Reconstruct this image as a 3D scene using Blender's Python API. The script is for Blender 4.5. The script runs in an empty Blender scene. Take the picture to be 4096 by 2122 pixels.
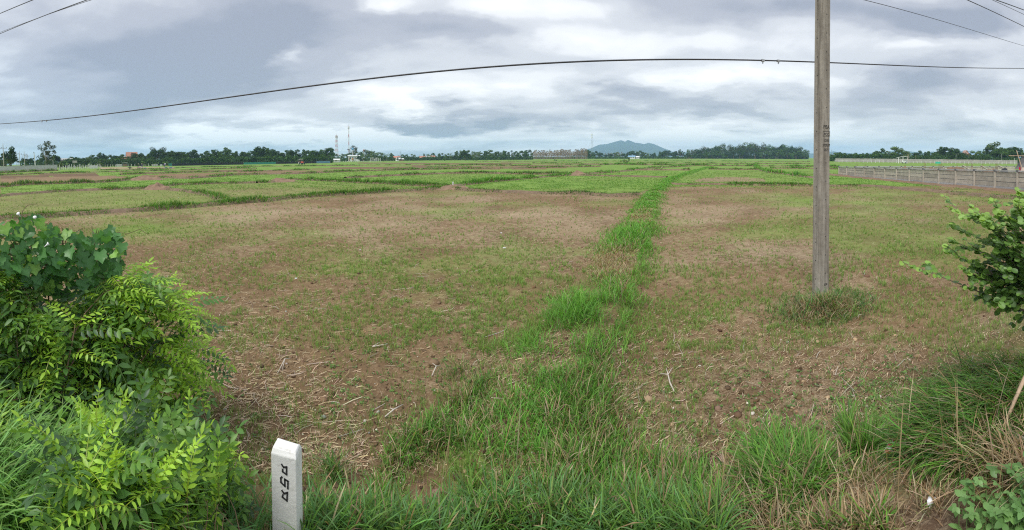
import bpy, math, random, numpy as np
from mathutils import Vector, Matrix, Quaternion
random.seed(7); rng = np.random.default_rng(11)
sc = bpy.context.scene; COL = sc.collection
pi = math.pi

# ------------------------------------------------------------------ camera: a cylindrical panorama, as the photograph
F, U0, V0, EYE = 1666.0, 2048.0, 659.5, 2.30        # panorama scale in photo pixels per radian, axis, equator row, eye height above the field
fwd = Vector((0, 1, -.0177)).normalized(); right = Vector((1, 0, -.0061)); right = (right - fwd*right.dot(fwd)).normalized(); up = right.cross(fwd)
RM = np.array([right, fwd, up]).T
cam = bpy.data.cameras.new('camera'); camo = bpy.data.objects.new('camera', cam); COL.objects.link(camo)
cam.type = 'PANO'; cam.panorama_type = 'CENTRAL_CYLINDRICAL'
cam.central_cylindrical_range_u_min = -2048/F; cam.central_cylindrical_range_u_max = 2048/F
cam.central_cylindrical_range_v_min = -(2122-V0)/F; cam.central_cylindrical_range_v_max = V0/F
cam.central_cylindrical_radius = 1.0
cam.clip_start = .05; cam.clip_end = 20000
camo.matrix_world = Matrix(((right.x, up.x, -fwd.x, 0), (right.y, up.y, -fwd.y, 0), (right.z, up.z, -fwd.z, EYE), (0, 0, 0, 1)))
sc.camera = camo

# ------------------------------------------------------------------ world: Nishita sky under a broken overcast
w = bpy.data.worlds.new('World'); sc.world = w; w.use_nodes = True
nt = w.node_tree; nt.nodes.clear(); N = nt.nodes.new; L = nt.links.new
SUN_EL, SUN_AZ = math.radians(56), math.radians(224)
def vm(op, a, b=None, tree=None):
    t = tree or nt; n = t.nodes.new('ShaderNodeVectorMath'); n.operation = op
    for k, x in enumerate((a, b)):
        if x is None: continue
        if hasattr(x, 'links') or hasattr(x, 'is_linked'): t.links.new(x, n.inputs[k])
        else: n.inputs[k].default_value = x
    return n
def mth(op, a, b=None, c=None, tree=None, clamp=False):
    t = tree or nt; n = t.nodes.new('ShaderNodeMath'); n.operation = op; n.use_clamp = clamp
    for k, x in enumerate((a, b, c)):
        if x is None: continue
        if hasattr(x, 'is_linked'): t.links.new(x, n.inputs[k])
        else: n.inputs[k].default_value = x
    return n.outputs[0]
tc = N('ShaderNodeTexCoord'); sx = N('ShaderNodeSeparateXYZ'); L(tc.outputs['Generated'], sx.inputs[0])
X_, Y_, Z_ = sx.outputs
hor = mth('SQRT', mth('ADD', mth('MULTIPLY', X_, X_), mth('MULTIPLY', Y_, Y_)))
az = mth('ARCTAN2', X_, Y_); el = mth('DIVIDE', Z_, mth('MAXIMUM', hor, .05))
zz = mth('ADD', mth('MAXIMUM', Z_, 0.0), .13)
cb = N('ShaderNodeCombineXYZ'); L(mth('DIVIDE', X_, zz), cb.inputs[0]); L(mth('DIVIDE', Y_, zz), cb.inputs[1]); cb.inputs[2].default_value = 3.7
def noise(vec, scale, detail=6, rough=.55, dist=0.0, tree=None):
    t = tree or nt; n = t.nodes.new('ShaderNodeTexNoise'); n.inputs['Scale'].default_value = scale; n.inputs['Detail'].default_value = detail
    n.inputs['Roughness'].default_value = rough; n.inputs['Distortion'].default_value = dist
    if vec is not None: t.links.new(vec, n.inputs['Vector'])
    return n
n1 = noise(cb.outputs[0], .62, 7, .52, .5); n2 = noise(cb.outputs[0], 1.9, 6, .5, .3)
wob = noise(cb.outputs[0], .8, 5, .5); ws = N('ShaderNodeSeparateColor'); L(wob.outputs['Color'], ws.inputs[0])
wob2 = noise(cb.outputs[0], 3.2, 4, .55); ws2 = N('ShaderNodeSeparateColor'); L(wob2.outputs['Color'], ws2.inputs[0])
azd = mth('ADD', mth('ADD', az, mth('MULTIPLY', mth('SUBTRACT', ws.outputs[0], .5), .55)), mth('MULTIPLY', mth('SUBTRACT', ws2.outputs[0], .5), .14))
eld = mth('ADD', mth('ADD', el, mth('MULTIPLY', mth('SUBTRACT', ws.outputs[1], .5), .13)), mth('MULTIPLY', mth('SUBTRACT', ws2.outputs[1], .5), .05))
def blob(a0, e0, sa, se, wt, A=azd, E=eld):
    p = mth('MULTIPLY', mth('SUBTRACT', A, a0), 1/sa); q = mth('MULTIPLY', mth('SUBTRACT', E, e0), 1/se)
    d = mth('ADD', mth('MULTIPLY', p, p), mth('MULTIPLY', q, q))
    return mth('MULTIPLY', mth('EXPONENT', mth('MULTIPLY', d, -1.0)), wt)
def uv2ae(u, v):
    a = (u-U0)/F; return a, (V0-v)/F - (.0061*math.sin(a) + .0177*math.cos(a))
acc = mth('ADD', .53, mth('ADD', mth('MULTIPLY', mth('SUBTRACT', n1.outputs[0], .5), 1.45), mth('MULTIPLY', mth('SUBTRACT', n2.outputs[0], .5), .42)))
#        u     v    su   sv   weight   (cloud masses: negative = dark, positive = bright)
MASSES = [(1060, 90, 420, 170, -.33), (820, 250, 420, 120, -.20), (1750, 120, 420, 55, -.16), (1800, 490, 300, 42, -.42), (1650, 505, 160, 26, -.20), (500, 430, 520, 110, -.22),
          (250, 200, 420, 150, -.10), (2560, 390, 300, 50, -.26), (2900, 450, 190, 36, -.20), (3150, 40, 330, 60, -.26), (3700, 90, 300, 70, -.32), (3800, 330, 380, 45, -.20),
          (1050, 550, 380, 38, .62), (1400, 565, 340, 30, .46), (2700, 560, 500, 40, .2), (1650, 400, 280, 45, .30), (2100, 330, 420, 60, .16), (2500, 170, 420, 60, .22), (1150, 205, 130, 40, .34), (1650, 30, 130, 40, .26),
          (2300, 540, 500, 60, .16), (3000, 320, 300, 55, .26), (3400, 560, 700, 70, .14), (3700, 180, 300, 40, .22), (2150, 40, 300, 50, .24), (120, 580, 330, 60, .02)]
for (u, v, su, sv, wt) in MASSES:
    a, e = uv2ae(u, v); acc = mth('ADD', acc, blob(a, e, su/F, sv/F, wt*1.75))
ramp = N('ShaderNodeValToRGB'); L(acc, ramp.inputs[0]); cr = ramp.color_ramp; cr.interpolation = 'EASE'
for k, (p, c) in enumerate([(0.0, (.21, .226, .275)), (.30, (.295, .305, .348)), (.52, (.415, .425, .455)), (.74, (.55, .556, .575)), (1.0, (.67, .673, .675))]):
    e_ = cr.elements[k] if k < 2 else cr.elements.new(p)
    e_.position = p; e_.color = (*c, 1)
for k, (p, c) in enumerate([(0.0, (.21, .226, .275)), (.30, (.295, .305, .348)), (.52, (.415, .425, .455)), (.74, (.55, .556, .575)), (1.0, (.67, .673, .675))]):
    cr.elements[k].position = p; cr.elements[k].color = (*c, 1)
a, e = uv2ae(150, 480); tint = blob(a, e, 900/F, 330/F, 1.0, az, el)
mx = N('ShaderNodeMix'); mx.data_type = 'RGBA'; mx.blend_type = 'MULTIPLY'; L(tint, mx.inputs[0]); L(ramp.outputs[0], mx.inputs[6]); mx.inputs[7].default_value = (.91, .99, 1.05, 1)
sky = N('ShaderNodeTexSky'); sky.sky_type = 'NISHITA'; sky.sun_disc = False; sky.sun_elevation = SUN_EL; sky.sun_rotation = SUN_AZ; sky.air_density = 1.4; sky.dust_density = 2.5
sks = vm('MULTIPLY', sky.outputs[0], (.09, .09, .09))
mx2 = N('ShaderNodeMix'); mx2.data_type = 'RGBA'; mx2.inputs[0].default_value = .93; L(sks.outputs[0], mx2.inputs[6]); L(mx.outputs[2], mx2.inputs[7])
bg = N('ShaderNodeBackground'); bg.inputs[1].default_value = 1.0; L(mx2.outputs[2], bg.inputs[0]); wo = N('ShaderNodeOutputWorld'); L(bg.outputs[0], wo.inputs[0])

sl = bpy.data.lights.new('sun', 'SUN'); sl.energy = 1.5; sl.angle = math.radians(25); sl.color = (1, .965, .90)
so = bpy.data.objects.new('sun', sl); COL.objects.link(so); so.location = (0, -20, 40)
sd = Vector((math.sin(SUN_AZ)*math.cos(SUN_EL), math.cos(SUN_AZ)*math.cos(SUN_EL), math.sin(SUN_EL)))
so.rotation_euler = (-sd).to_track_quat('-Z', 'Y').to_euler()
sc.view_settings.view_transform = 'Standard'; sc.view_settings.look = 'None'; sc.view_settings.gamma = 1; sc.view_settings.use_curve_mapping = False
sc.view_settings.exposure = 0.95
sc.cycles.use_denoising = False; sc.cycles.use_adaptive_sampling = False; sc.cycles.pixel_filter_type = 'BLACKMAN_HARRIS'; sc.cycles.filter_width = 1.15
sc.cycles.max_bounces = 6; sc.cycles.diffuse_bounces = 3; sc.cycles.glossy_bounces = 2; sc.cycles.transmission_bounces = 4; sc.cycles.transparent_max_bounces = 8; sc.cycles.volume_bounces = 1

# ------------------------------------------------------------------ where a photo pixel's ray goes (used to survey positions on the ground)
def D(u, v):
    u = np.asarray(u, float); v = np.asarray(v, float); a = (u-U0)/F; e = (V0-v)/F
    d = np.stack([np.sin(a), np.cos(a), e+0*a], -1) @ RM.T
    return d/np.sqrt(d[..., 0]**2+d[..., 1]**2)[..., None]
def at(u, v, r): d = D(u, v); return Vector((float(d[0]*r), float(d[1]*r), float(EYE+d[2]*r)))
def ztop(u, v, r): return float(EYE + D(u, v)[2]*r)
def hash2(ix, iy, s):
    h = (ix.astype(np.int64)*374761393 + iy.astype(np.int64)*668265263 + s*974634777) & 0xffffffff
    h = ((h ^ (h >> 13))*1274126177) & 0xffffffff; h = h ^ (h >> 16)
    return (h & 0xffff)/65535.0
def vnoise(x, y, s=0):
    x = np.asarray(x, float); y = np.asarray(y, float); ix = np.floor(x); iy = np.floor(y); fx = x-ix; fy = y-iy
    fx = fx*fx*(3-2*fx); fy = fy*fy*(3-2*fy)
    a = hash2(ix, iy, s); b = hash2(ix+1, iy, s); c = hash2(ix, iy+1, s); d = hash2(ix+1, iy+1, s)
    return (a*(1-fx)+b*fx)*(1-fy) + (c*(1-fx)+d*fx)*fy
def fbm(x, y, s=0, o=4):
    t = 0; a = .5
    for k in range(o): t = t + a*vnoise(x*2**k, y*2**k, s+k*17); a *= .5
    return t/(1-.5**o)
def sstep(t): t = np.clip(t, 0, 1); return t*t*(3-2*t)
def pathdist(x, y, P):
    x = np.asarray(x, float); y = np.asarray(y, float); best = np.full(x.shape, 1e9); along = np.zeros(x.shape); acc_ = 0
    for (ax, ay), (bx, by) in zip(P[:-1], P[1:]):
        l2 = (bx-ax)**2+(by-ay)**2; t = np.clip(((x-ax)*(bx-ax)+(y-ay)*(by-ay))/l2, 0, 1)
        d = np.hypot(x-ax-t*(bx-ax), y-ay-t*(by-ay)); m = d < best
        best = np.where(m, d, best); along = np.where(m, acc_+t*math.sqrt(l2), along); acc_ += math.sqrt(l2)
    return best, along
def emb(y): return .72*sstep((3.2-np.asarray(y, float))/3.2)
def flat(u, v):
    d = D(u, v); r = EYE/np.maximum(-d[..., 2], 1e-4); return np.stack([d[..., 0]*r, d[..., 1]*r], -1)
PATH_UV = [(2115, 1900), (2195, 1670), (2226, 1510), (2338, 1320), (2433, 1145), (2497, 1018), (2560, 890), (2612, 780), (2690, 715), (2779, 684), (2843, 667)]
PATH = [tuple(flat(u, v)) for u, v in PATH_UV]
def terrain(x, y, fine=True):
    x = np.asarray(x, float); y = np.asarray(y, float)
    z = emb(y)
    r = np.hypot(x, y)
    pd, al = pathdist(x, y, PATH); z = z + .14*sstep((.75-pd)/.5)*sstep((70-r)/40)
    if fine:
        k = sstep((26-r)/18)
        z = z + k*(.05*(fbm(x*.9, y*.9, 3, 3)-.5) + .035*(fbm(x*6, y*6, 5, 3)-.5) + .018*(vnoise(x*27, y*27, 8)-.5))
    return z
def ground(u, v):
    d = D(u, v); r = np.full(d.shape[:-1], 3.0)
    for _ in range(14):
        z = terrain(d[..., 0]*r, d[..., 1]*r, False); r = .5*r + .5*np.clip((EYE-z)/np.maximum(-d[..., 2], 1e-4), .5, 4000)
    x = d[..., 0]*r; y = d[..., 1]*r
    return np.stack([x, y, terrain(x, y)], -1)
def G(u, v): return Vector([float(t) for t in ground(np.array([u]), np.array([v]))[0]])
def W2UV(x, y, z=0):
    d = np.stack([x, y, z-EYE+0*np.asarray(x)], -1) @ RM; h = np.hypot(d[..., 0], d[..., 1])
    return U0+F*np.arctan2(d[..., 0], d[..., 1]), V0-F*d[..., 2]/h
def inpoly(u, v, P):
    P = np.asarray(P, float); ins = np.zeros(u.shape, bool); j = len(P)-1
    for i in range(len(P)):
        xi, yi = P[i]; xj, yj = P[j]
        c = ((yi > v) != (yj > v)) & (u < (xj-xi)*(v-yi)/((yj-yi) if yj != yi else 1e-9)+xi); ins ^= c; j = i
    return ins

# ------------------------------------------------------------------ materials (all procedural)
MATS = {}
def newmat(name):
    m = bpy.data.materials.new(name); m.use_nodes = True; t = m.node_tree; t.nodes.clear()
    o = t.nodes.new('ShaderNodeOutputMaterial'); b = t.nodes.new('ShaderNodeBsdfPrincipled'); t.links.new(b.outputs[0], o.inputs[0]); MATS[name] = m
    return m, t, b, o
def ramp_node(t, fac, stops):
    r = t.nodes.new('ShaderNodeValToRGB'); t.links.new(fac, r.inputs[0])
    for k in range(len(stops)-2): r.color_ramp.elements.new(.5)
    for k, (p, c) in enumerate(stops): r.color_ramp.elements[k].position = p; r.color_ramp.elements[k].color = (*c, 1)
    return r
def mixc(t, fac, a, b, mode='MIX'):
    n = t.nodes.new('ShaderNodeMix'); n.data_type = 'RGBA'; n.blend_type = mode
    for s, x in ((0, fac), (6, a), (7, b)):
        if hasattr(x, 'is_linked'): t.links.new(x, n.inputs[s])
        else: n.inputs[s].default_value = x if s == 0 else (*x[:3], 1)
    return n.outputs[2]
def bump(t, b, h, s, d=.02):
    n = t.nodes.new('ShaderNodeBump'); n.inputs['Strength'].default_value = s; n.inputs['Distance'].default_value = d; t.links.new(h, n.inputs['Height']); t.links.new(n.outputs[0], b.inputs['Normal'])
def M(name, col, rough=.75, var=.18, scale=6.0, bmp=.25, bd=.01, metal=0.0, obj_var=.10):
    if name in MATS: return MATS[name]
    m, t, b, o = newmat(name)
    tc_ = t.nodes.new('ShaderNodeTexCoord'); n = noise(tc_.outputs['Object'], scale, 5, .6, .2, t); n_ = noise(tc_.outputs['Object'], scale*7, 3, .6, 0, t)
    f = mth('ADD', mth('MULTIPLY', n.outputs[0], .7, tree=t), mth('MULTIPLY', n_.outputs[0], .3, tree=t), tree=t)
    oi = t.nodes.new('ShaderNodeObjectInfo'); g = mth('ADD', 1-obj_var/2, mth('MULTIPLY', oi.outputs['Random'], obj_var, tree=t), tree=t)
    lo = tuple(max(c*(1-var*1.6), 0) for c in col); hi = tuple(min(c*(1+var*1.6), .95) for c in col)
    r = ramp_node(t, f, [(.28, lo), (.72, hi)]); v_ = vm('SCALE', r.outputs[0], None, t); t.links.new(g, v_.inputs['Scale'])
    t.links.new(v_.outputs[0], b.inputs['Base Color']); b.inputs['Roughness'].default_value = rough; b.inputs['Metallic'].default_value = metal
    if bmp: bump(t, b, n_.outputs[0], bmp, bd)
    return m
def leafmat(name, trans=.35, rough=.5, spec=.35, var=.25):
    m, t, b, o = newmat(name)
    at_ = t.nodes.new('ShaderNodeAttribute'); at_.attribute_name = 'col'; oi = t.nodes.new('ShaderNodeObjectInfo')
    g = mth('ADD', 1-var/2, mth('MULTIPLY', oi.outputs['Random'], var, tree=t), tree=t); v_ = vm('SCALE', at_.outputs['Color'], None, t); t.links.new(g, v_.inputs['Scale'])
    t.links.new(v_.outputs[0], b.inputs['Base Color']); b.inputs['Roughness'].default_value = rough; b.inputs['Specular IOR Level'].default_value = spec
    tr = t.nodes.new('ShaderNodeBsdfTranslucent'); tint_ = vm('MULTIPLY', v_.outputs[0], (1.25, 1.2, .6), t); t.links.new(tint_.outputs[0], tr.inputs[0])
    ms = t.nodes.new('ShaderNodeMixShader'); ms.inputs[0].default_value = trans; t.links.new(b.outputs[0], ms.inputs[1]); t.links.new(tr.outputs[0], ms.inputs[2]); t.links.new(ms.outputs[0], o.inputs[0])
    return m
leafmat('leaf', .38, .42, .45); leafmat('grass', .40, .5, .3, 0.0); leafmat('crown', .25, .7, .15, .35); leafmat('straw', .1, .8, .1, 0.0)
M('bark', (.16, .12, .09), .9, .3, 8, .6); M('pale_bark', (.30, .26, .21), .9, .25, 6, .4); M('twig', (.20, .13, .08), .8); M('cane', (.42, .30, .20), .6, .2, 9)
M('white_paint', (.74, .74, .72), .6, .06, 9, .3, .004); M('black_paint', (.03, .03, .032), .6, .1)
M('panel_concrete', (.43, .39, .325), .9, .22, 2.6, .5, .01, 0, .35); M('post_concrete', (.48, .43, .36), .9, .14, 4, .4, .01, 0, .15); M('grey_cement', (.37, .37, .365), .9, .15, 5, .4, .01, 0, .2); M('dark_cement', (.15, .15, .155), .9, .2, 7)
M('wall_grey', (.52, .52, .51), .9, .08, 1.2, .2); M('wall_base', (.50, .45, .40), .9, .1, 1.2, .2); M('far_wall', (.36, .335, .31), .9, .16, .5, .2); M('post_white', (.68, .68, .65), .8, .1)
M('soil_red', (.205, .13, .083), .95, .25, 1.5, .9, .05); M('soil_brown', (.235, .155, .10), .95, .25, 1.2, .9, .05); M('earth', (.18, .125, .08), .95, .3, 3, .9, .04)
M('tile_orange', (.37, .19, .13), .8, .12, 2); M('tile_red', (.46, .20, .14), .8, .15, 2); M('tile_pink', (.45, .29, .25), .8, .15, 2); M('roof_white', (.68, .70, .70), .5, .06); M('roof_blue', (.22, .38, .55), .5, .1); M('roof_grey', (.40, .40, .38), .8, .15)
M('cream', (.62, .52, .36), .85, .08); M('house_white', (.66, .67, .66), .85, .08); M('house_pink', (.60, .34, .25), .85, .08); M('pane', (.06, .08, .10), .2, .1, 3, 0); M('wood', (.25, .17, .11), .85, .25, 5); M('old_wood', (.36, .31, .25), .85, .2, 5)
M('steel', (.42, .43, .44), .5, .1, 5, .1, .01, .6); M('steel_white', (.72, .72, .72), .5, .08); M('steel_red', (.55, .14, .10), .5, .1); M('rust', (.24, .13, .08), .85, .3); M('cable_black', (.045, .045, .05), .55, .1, 20, 0)
M('net_black', (.022, .024, .03), .9, .3, 1, 0); M('net_green', (.04, .25, .19), .8, .15, 1, 0); M('tarp_blue', (.12, .25, .36), .6, .2, 1); M('plastic_black', (.014, .014, .017), .45, .3, 4, .4); M('sheet_green', (.04, .42, .30), .5, .1, 2, 0); M('tank_blue', (.10, .36, .62), .4, .08); M('dome_teal', (.22, .58, .60), .5, .06)
M('cloth_purple', (.11, .08, .24), .9, .15, 8); M('cloth_black', (.02, .02, .024), .9, .2, 8); M('skin', (.36, .21, .13), .6, .08, 8); M('straw_hat', (.52, .44, .30), .9, .1); M('tractor_red', (.58, .10, .06), .4, .06); M('rubber', (.02, .02, .02), .85, .2); M('sack', (.55, .42, .36), .9, .15); M('crate_blue', (.14, .25, .40), .5, .1); M('stone_tan', (.40, .28, .17), .85, .2, 14, .4, .01, 0, .4); M('stone_grey', (.46, .42, .37), .85, .18, 14, .4, .01, 0, .4); M('can_red', (.52, .03, .05), .3, .1, 20, 0); M('can_white', (.75, .75, .76), .3, .05, 20, 0); M('ash', (.035, .033, .032), .95, .4, 9, .8); M('paper', (.78, .80, .84), .8, .05); M('petal', (.85, .85, .84), .6, .03); M('orange_box', (.60, .22, .07), .7, .1); M('board_grey', (.42, .40, .37), .8, .1)

# utility pole concrete with the damp dark streaks that grow on it
m, t, b, o = newmat('pole_concrete')
tc_ = t.nodes.new('ShaderNodeTexCoord'); mp = t.nodes.new('ShaderNodeMapping'); mp.inputs['Scale'].default_value = (9, 9, .55); t.links.new(tc_.outputs['Object'], mp.inputs[0])
na = noise(tc_.outputs['Object'], 14, 6, .65, .2, t); nb = noise(mp.outputs[0], 1.6, 5, .6, .4, t); nc = noise(tc_.outputs['Object'], 85, 3, .7, 0, t)
base = ramp_node(t, na.outputs[0], [(.3, (.275, .248, .208)), (.7, (.39, .355, .305))])
st = ramp_node(t, nb.outputs[0], [(.42, (1, 1, 1)), (.68, (.42, .40, .38))])
c1 = mixc(t, .85, base.outputs[0], st.outputs[0], 'MULTIPLY'); sp = ramp_node(t, nc.outputs[0], [(.62, (0, 0, 0)), (.72, (1, 1, 1))]); c2 = mixc(t, mth('MULTIPLY', sp.outputs[0], .35, tree=t), c1, (.42, .40, .36))
t.links.new(c2, b.inputs['Base Color']); b.inputs['Roughness'].default_value = .9; bump(t, b, mth('ADD', na.outputs[0], mth('MULTIPLY', nc.outputs[0], .5, tree=t), tree=t), .5, .006)

# ground: bare soil, straw litter, seedling green by field
m, t, b, o = newmat('ground_soil')
tc_ = t.nodes.new('ShaderNodeTexCoord'); P_ = tc_.outputs['Object']
nA = noise(P_, .45, 6, .6, .3, t); nB = noise(P_, 5.5, 6, .65, .3, t); nC = noise(P_, 38, 4, .65, .2, t); nD = noise(P_, 120, 2, .6, 0, t)
cv = t.nodes.new('ShaderNodeAttribute'); cv.attribute_name = 'cov'; sp_ = t.nodes.new('ShaderNodeSeparateColor'); t.links.new(cv.outputs['Color'], sp_.inputs[0])
gr_, stw, dk = sp_.outputs
soil = ramp_node(t, mth('ADD', mth('MULTIPLY', nA.outputs[0], .45, tree=t), mth('ADD', mth('MULTIPLY', nB.outputs[0], .35, tree=t), mth('MULTIPLY', nC.outputs[0], .2, tree=t), tree=t), tree=t), [(.32, (.118, .074, .040)), (.5, (.198, .132, .071)), (.68, (.292, .206, .117))])
soilc = mixc(t, mth('MULTIPLY', dk, .55, tree=t), soil.outputs[0], (.10, .065, .045))
# straw litter flecks
fl = mth('ADD', mth('MULTIPLY', nC.outputs[0], .55, tree=t), mth('MULTIPLY', nB.outputs[0], .45, tree=t), tree=t)
flm = mth('MULTIPLY', mth('SUBTRACT', mth('ADD', fl, mth('MULTIPLY', stw, .42, tree=t), tree=t), .66, tree=t), 5.0, tree=t, clamp=True)
c1 = mixc(t, mth('MULTIPLY', flm, .8, tree=t), soilc, (.40, .315, .21))
# crop green
gn = mth('ADD', mth('MULTIPLY', nB.outputs[0], .5, tree=t), mth('ADD', mth('MULTIPLY', nA.outputs[0], .3, tree=t), mth('MULTIPLY', nC.outputs[0], .2, tree=t), tree=t), tree=t)
gm = mth('MULTIPLY', mth('SUBTRACT', mth('ADD', gn, mth('SUBTRACT', gr_, .5, tree=t), tree=t), .26, tree=t), 1.9, tree=t, clamp=True)
gcol = ramp_node(t, nA.outputs[0], [(.3, (.115, .215, .032)), (.7, (.19, .315, .060))])
c2 = mixc(t, mth('MULTIPLY', gm, .93, tree=t), c1, gcol.outputs[0])
t.links.new(c2, b.inputs['Base Color']); b.inputs['Roughness'].default_value = .95; b.inputs['Specular IOR Level'].default_value = .15
bump(t, b, mth('ADD', nC.outputs[0], mth('MULTIPLY', nD.outputs[0], .4, tree=t), tree=t), .8, .025)

# ------------------------------------------------------------------ mesh helpers
def link(o, parent=None):
    COL.objects.link(o)
    if parent is not None: o.parent = parent
    return o
def np_mesh(name, V, Fq, mat, parent=None, col=None, smooth=False):
    V = np.asarray(V, np.float32).reshape(-1, 3); me = bpy.data.meshes.new(name); me.vertices.add(len(V)); me.vertices.foreach_set('co', V.ravel())
    lists = Fq if isinstance(Fq, list) else [Fq]
    li = np.concatenate([f.ravel() for f in lists]).astype(np.int32); tot = np.concatenate([np.full(len(f), f.shape[1]) for f in lists]).astype(np.int32)
    me.loops.add(len(li)); me.loops.foreach_set('vertex_index', li); me.polygons.add(len(tot))
    me.polygons.foreach_set('loop_start', np.concatenate([[0], np.cumsum(tot)[:-1]]).astype(np.int32)); me.polygons.foreach_set('loop_total', tot)
    if smooth: me.polygons.foreach_set('use_smooth', np.ones(len(tot), bool))
    if col is not None:
        a_ = me.color_attributes.new('col' if not isinstance(col, tuple) else col[0], 'FLOAT_COLOR', 'POINT'); c_ = col if not isinstance(col, tuple) else col[1]
        c4 = np.ones((len(V), 4), np.float32); c4[:, :3] = c_; a_.data.foreach_set('color', c4.ravel())
    me.update(calc_edges=True); me.materials.append(MATS[mat]); o_ = bpy.data.objects.new(name, me); return link(o_, parent)
class MB:
    def __init__(s): s.v = []; s.f = []; s.mi = []; s.m = 0
    def add(s, V, Fs):
        b_ = len(s.v); s.v += [tuple(p) for p in V]; s.f += [tuple(i+b_ for i in f) for f in Fs]; s.mi += [s.m]*len(Fs); return s
    def box(s, x0, y0, z0, x1, y1, z1, ch=0.0):
        if ch <= 0:
            V = [(x0, y0, z0), (x1, y0, z0), (x1, y1, z0), (x0, y1, z0), (x0, y0, z1), (x1, y0, z1), (x1, y1, z1), (x0, y1, z1)]
            return s.add(V, [(0, 3, 2, 1), (4, 5, 6, 7), (0, 1, 5, 4), (1, 2, 6, 5), (2, 3, 7, 6), (3, 0, 4, 7)])
        ring = lambda z, d: [(x0+ch+d, y0+d, z), (x1-ch-d, y0+d, z), (x1-d, y0+ch+d, z), (x1-d, y1-ch-d, z), (x1-ch-d, y1-d, z), (x0+ch+d, y1-d, z), (x0+d, y1-ch-d, z), (x0+d, y0+ch+d, z)]
        V = ring(z0, 0)+ring(z1-ch, 0)+ring(z1, ch*.8)
        Fs = [tuple(range(7, -1, -1)), tuple(range(16, 24))]
        for k in range(2):
            for i in range(8): j = (i+1) % 8; Fs.append((k*8+i, k*8+j, k*8+8+j, k*8+8+i))
        return s.add(V, Fs)
    def tube(s, pts, rad, n=6, caps=True):
        pts = [Vector(p) for p in pts]; rad = rad if hasattr(rad, '__len__') else [rad]*len(pts); V = []; Fs = []
        pt = None
        for i, p in enumerate(pts):
            tg = (pts[min(i+1, len(pts)-1)]-pts[max(i-1, 0)]).normalized()
            if pt is None: a_ = Vector((0, 0, 1)) if abs(tg.z) < .9 else Vector((1, 0, 0)); nx = tg.cross(a_).normalized()
            else: nx = (nx-tg*nx.dot(tg)).normalized()
            pt = tg; ny = tg.cross(nx)
            for k in range(n): q = 2*pi*k/n+pi/n; V.append(p+(nx*math.cos(q)+ny*math.sin(q))*rad[i])
        for i in range(len(pts)-1):
            for k in range(n): j = (k+1) % n; Fs.append((i*n+k, i*n+j, (i+1)*n+j, (i+1)*n+k))
        if caps: Fs += [tuple(range(n-1, -1, -1)), tuple((len(pts)-1)*n+k for k in range(n))]
        return s.add(V, Fs)
    def lathe(s, prof, n=12, c=(0, 0, 0)):
        V = []; Fs = []
        for r_, z in prof:
            for k in range(n): q = 2*pi*k/n; V.append((c[0]+r_*math.cos(q), c[1]+r_*math.sin(q), c[2]+z))
        for i in range(len(prof)-1):
            for k in range(n): j = (k+1) % n; Fs.append((i*n+k, i*n+j, (i+1)*n+j, (i+1)*n+k))
        Fs += [tuple(range(n-1, -1, -1)), tuple((len(prof)-1)*n+k for k in range(n))]
        return s.add(V, Fs)
    def slab(s, poly, y0, y1):          # a polygon in xz given thickness in y
        n = len(poly); V = [(x, y0, z) for x, z in poly]+[(x, y1, z) for x, z in poly]
        return s.add(V, [tuple(range(n)), tuple(range(2*n-1, n-1, -1))]+[(i, i+n, (i+1) % n+n, (i+1) % n) for i in range(n)])
    def gable(s, w_, d_, z0, z1, ov=.3, th=.12):      # roof: ridge along x
        W_ = w_/2+ov; Dd = d_/2+ov; k = (z1-z0)/(d_/2); zb = z0-ov*k
        for sgn in (-1, 1):
            V = [(-W_, sgn*Dd, zb), (W_, sgn*Dd, zb), (W_, 0, z1), (-W_, 0, z1)]; V += [(x, y, z+th) for x, y, z in V]
            s.add(V, [(0, 1, 2, 3), (7, 6, 5, 4), (0, 4, 5, 1), (1, 5, 6, 2), (3, 7, 4, 0)])
        return s
    def build(s, name, mats, parent=None, smooth=False):
        me = bpy.data.meshes.new(name); me.from_pydata([tuple(p) for p in s.v], [], s.f)
        for mm in (mats if isinstance(mats, (list, tuple)) else [mats]): me.materials.append(MATS[mm])
        if s.m or any(s.mi): me.polygons.foreach_set('material_index', s.mi)
        if smooth: me.polygons.foreach_set('use_smooth', [True]*len(me.polygons))
        me.update(); return link(bpy.data.objects.new(name, me), parent)
def tag(o, label=None, cat=None, group=None, kind=None):
    for k, v in (('label', label), ('category', cat), ('group', group), ('kind', kind)):
        if v: o[k] = v
    return o
def empty(name, loc=(0, 0, 0), rz=0, label=None, cat=None, group=None, scale=None):
    o_ = bpy.data.objects.new(name, None); o_.empty_display_size = .2; COL.objects.link(o_); o_.location = loc; o_.rotation_euler = (0, 0, rz)
    if scale: o_.scale = scale
    return tag(o_, label, cat, group)
def facing(name, u, r, label, cat, group=None, z=None, turn=0, scale=None):     # an Empty on the ground in the direction of photo column u, r metres off, its -Y side turned to the road
    d = D(u, 640); x, y = float(d[0]*r), float(d[1]*r)
    return empty(name, (x, y, float(terrain(x, y, False)) if z is None else z), -math.atan2(x, y)+turn, label, cat, group, scale)
def copy_tree(o_, parent=None):
    c = o_.copy(); COL.objects.link(c); c.parent = parent
    for ch in o_.children: copy_tree(ch, c)
    return c
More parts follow.
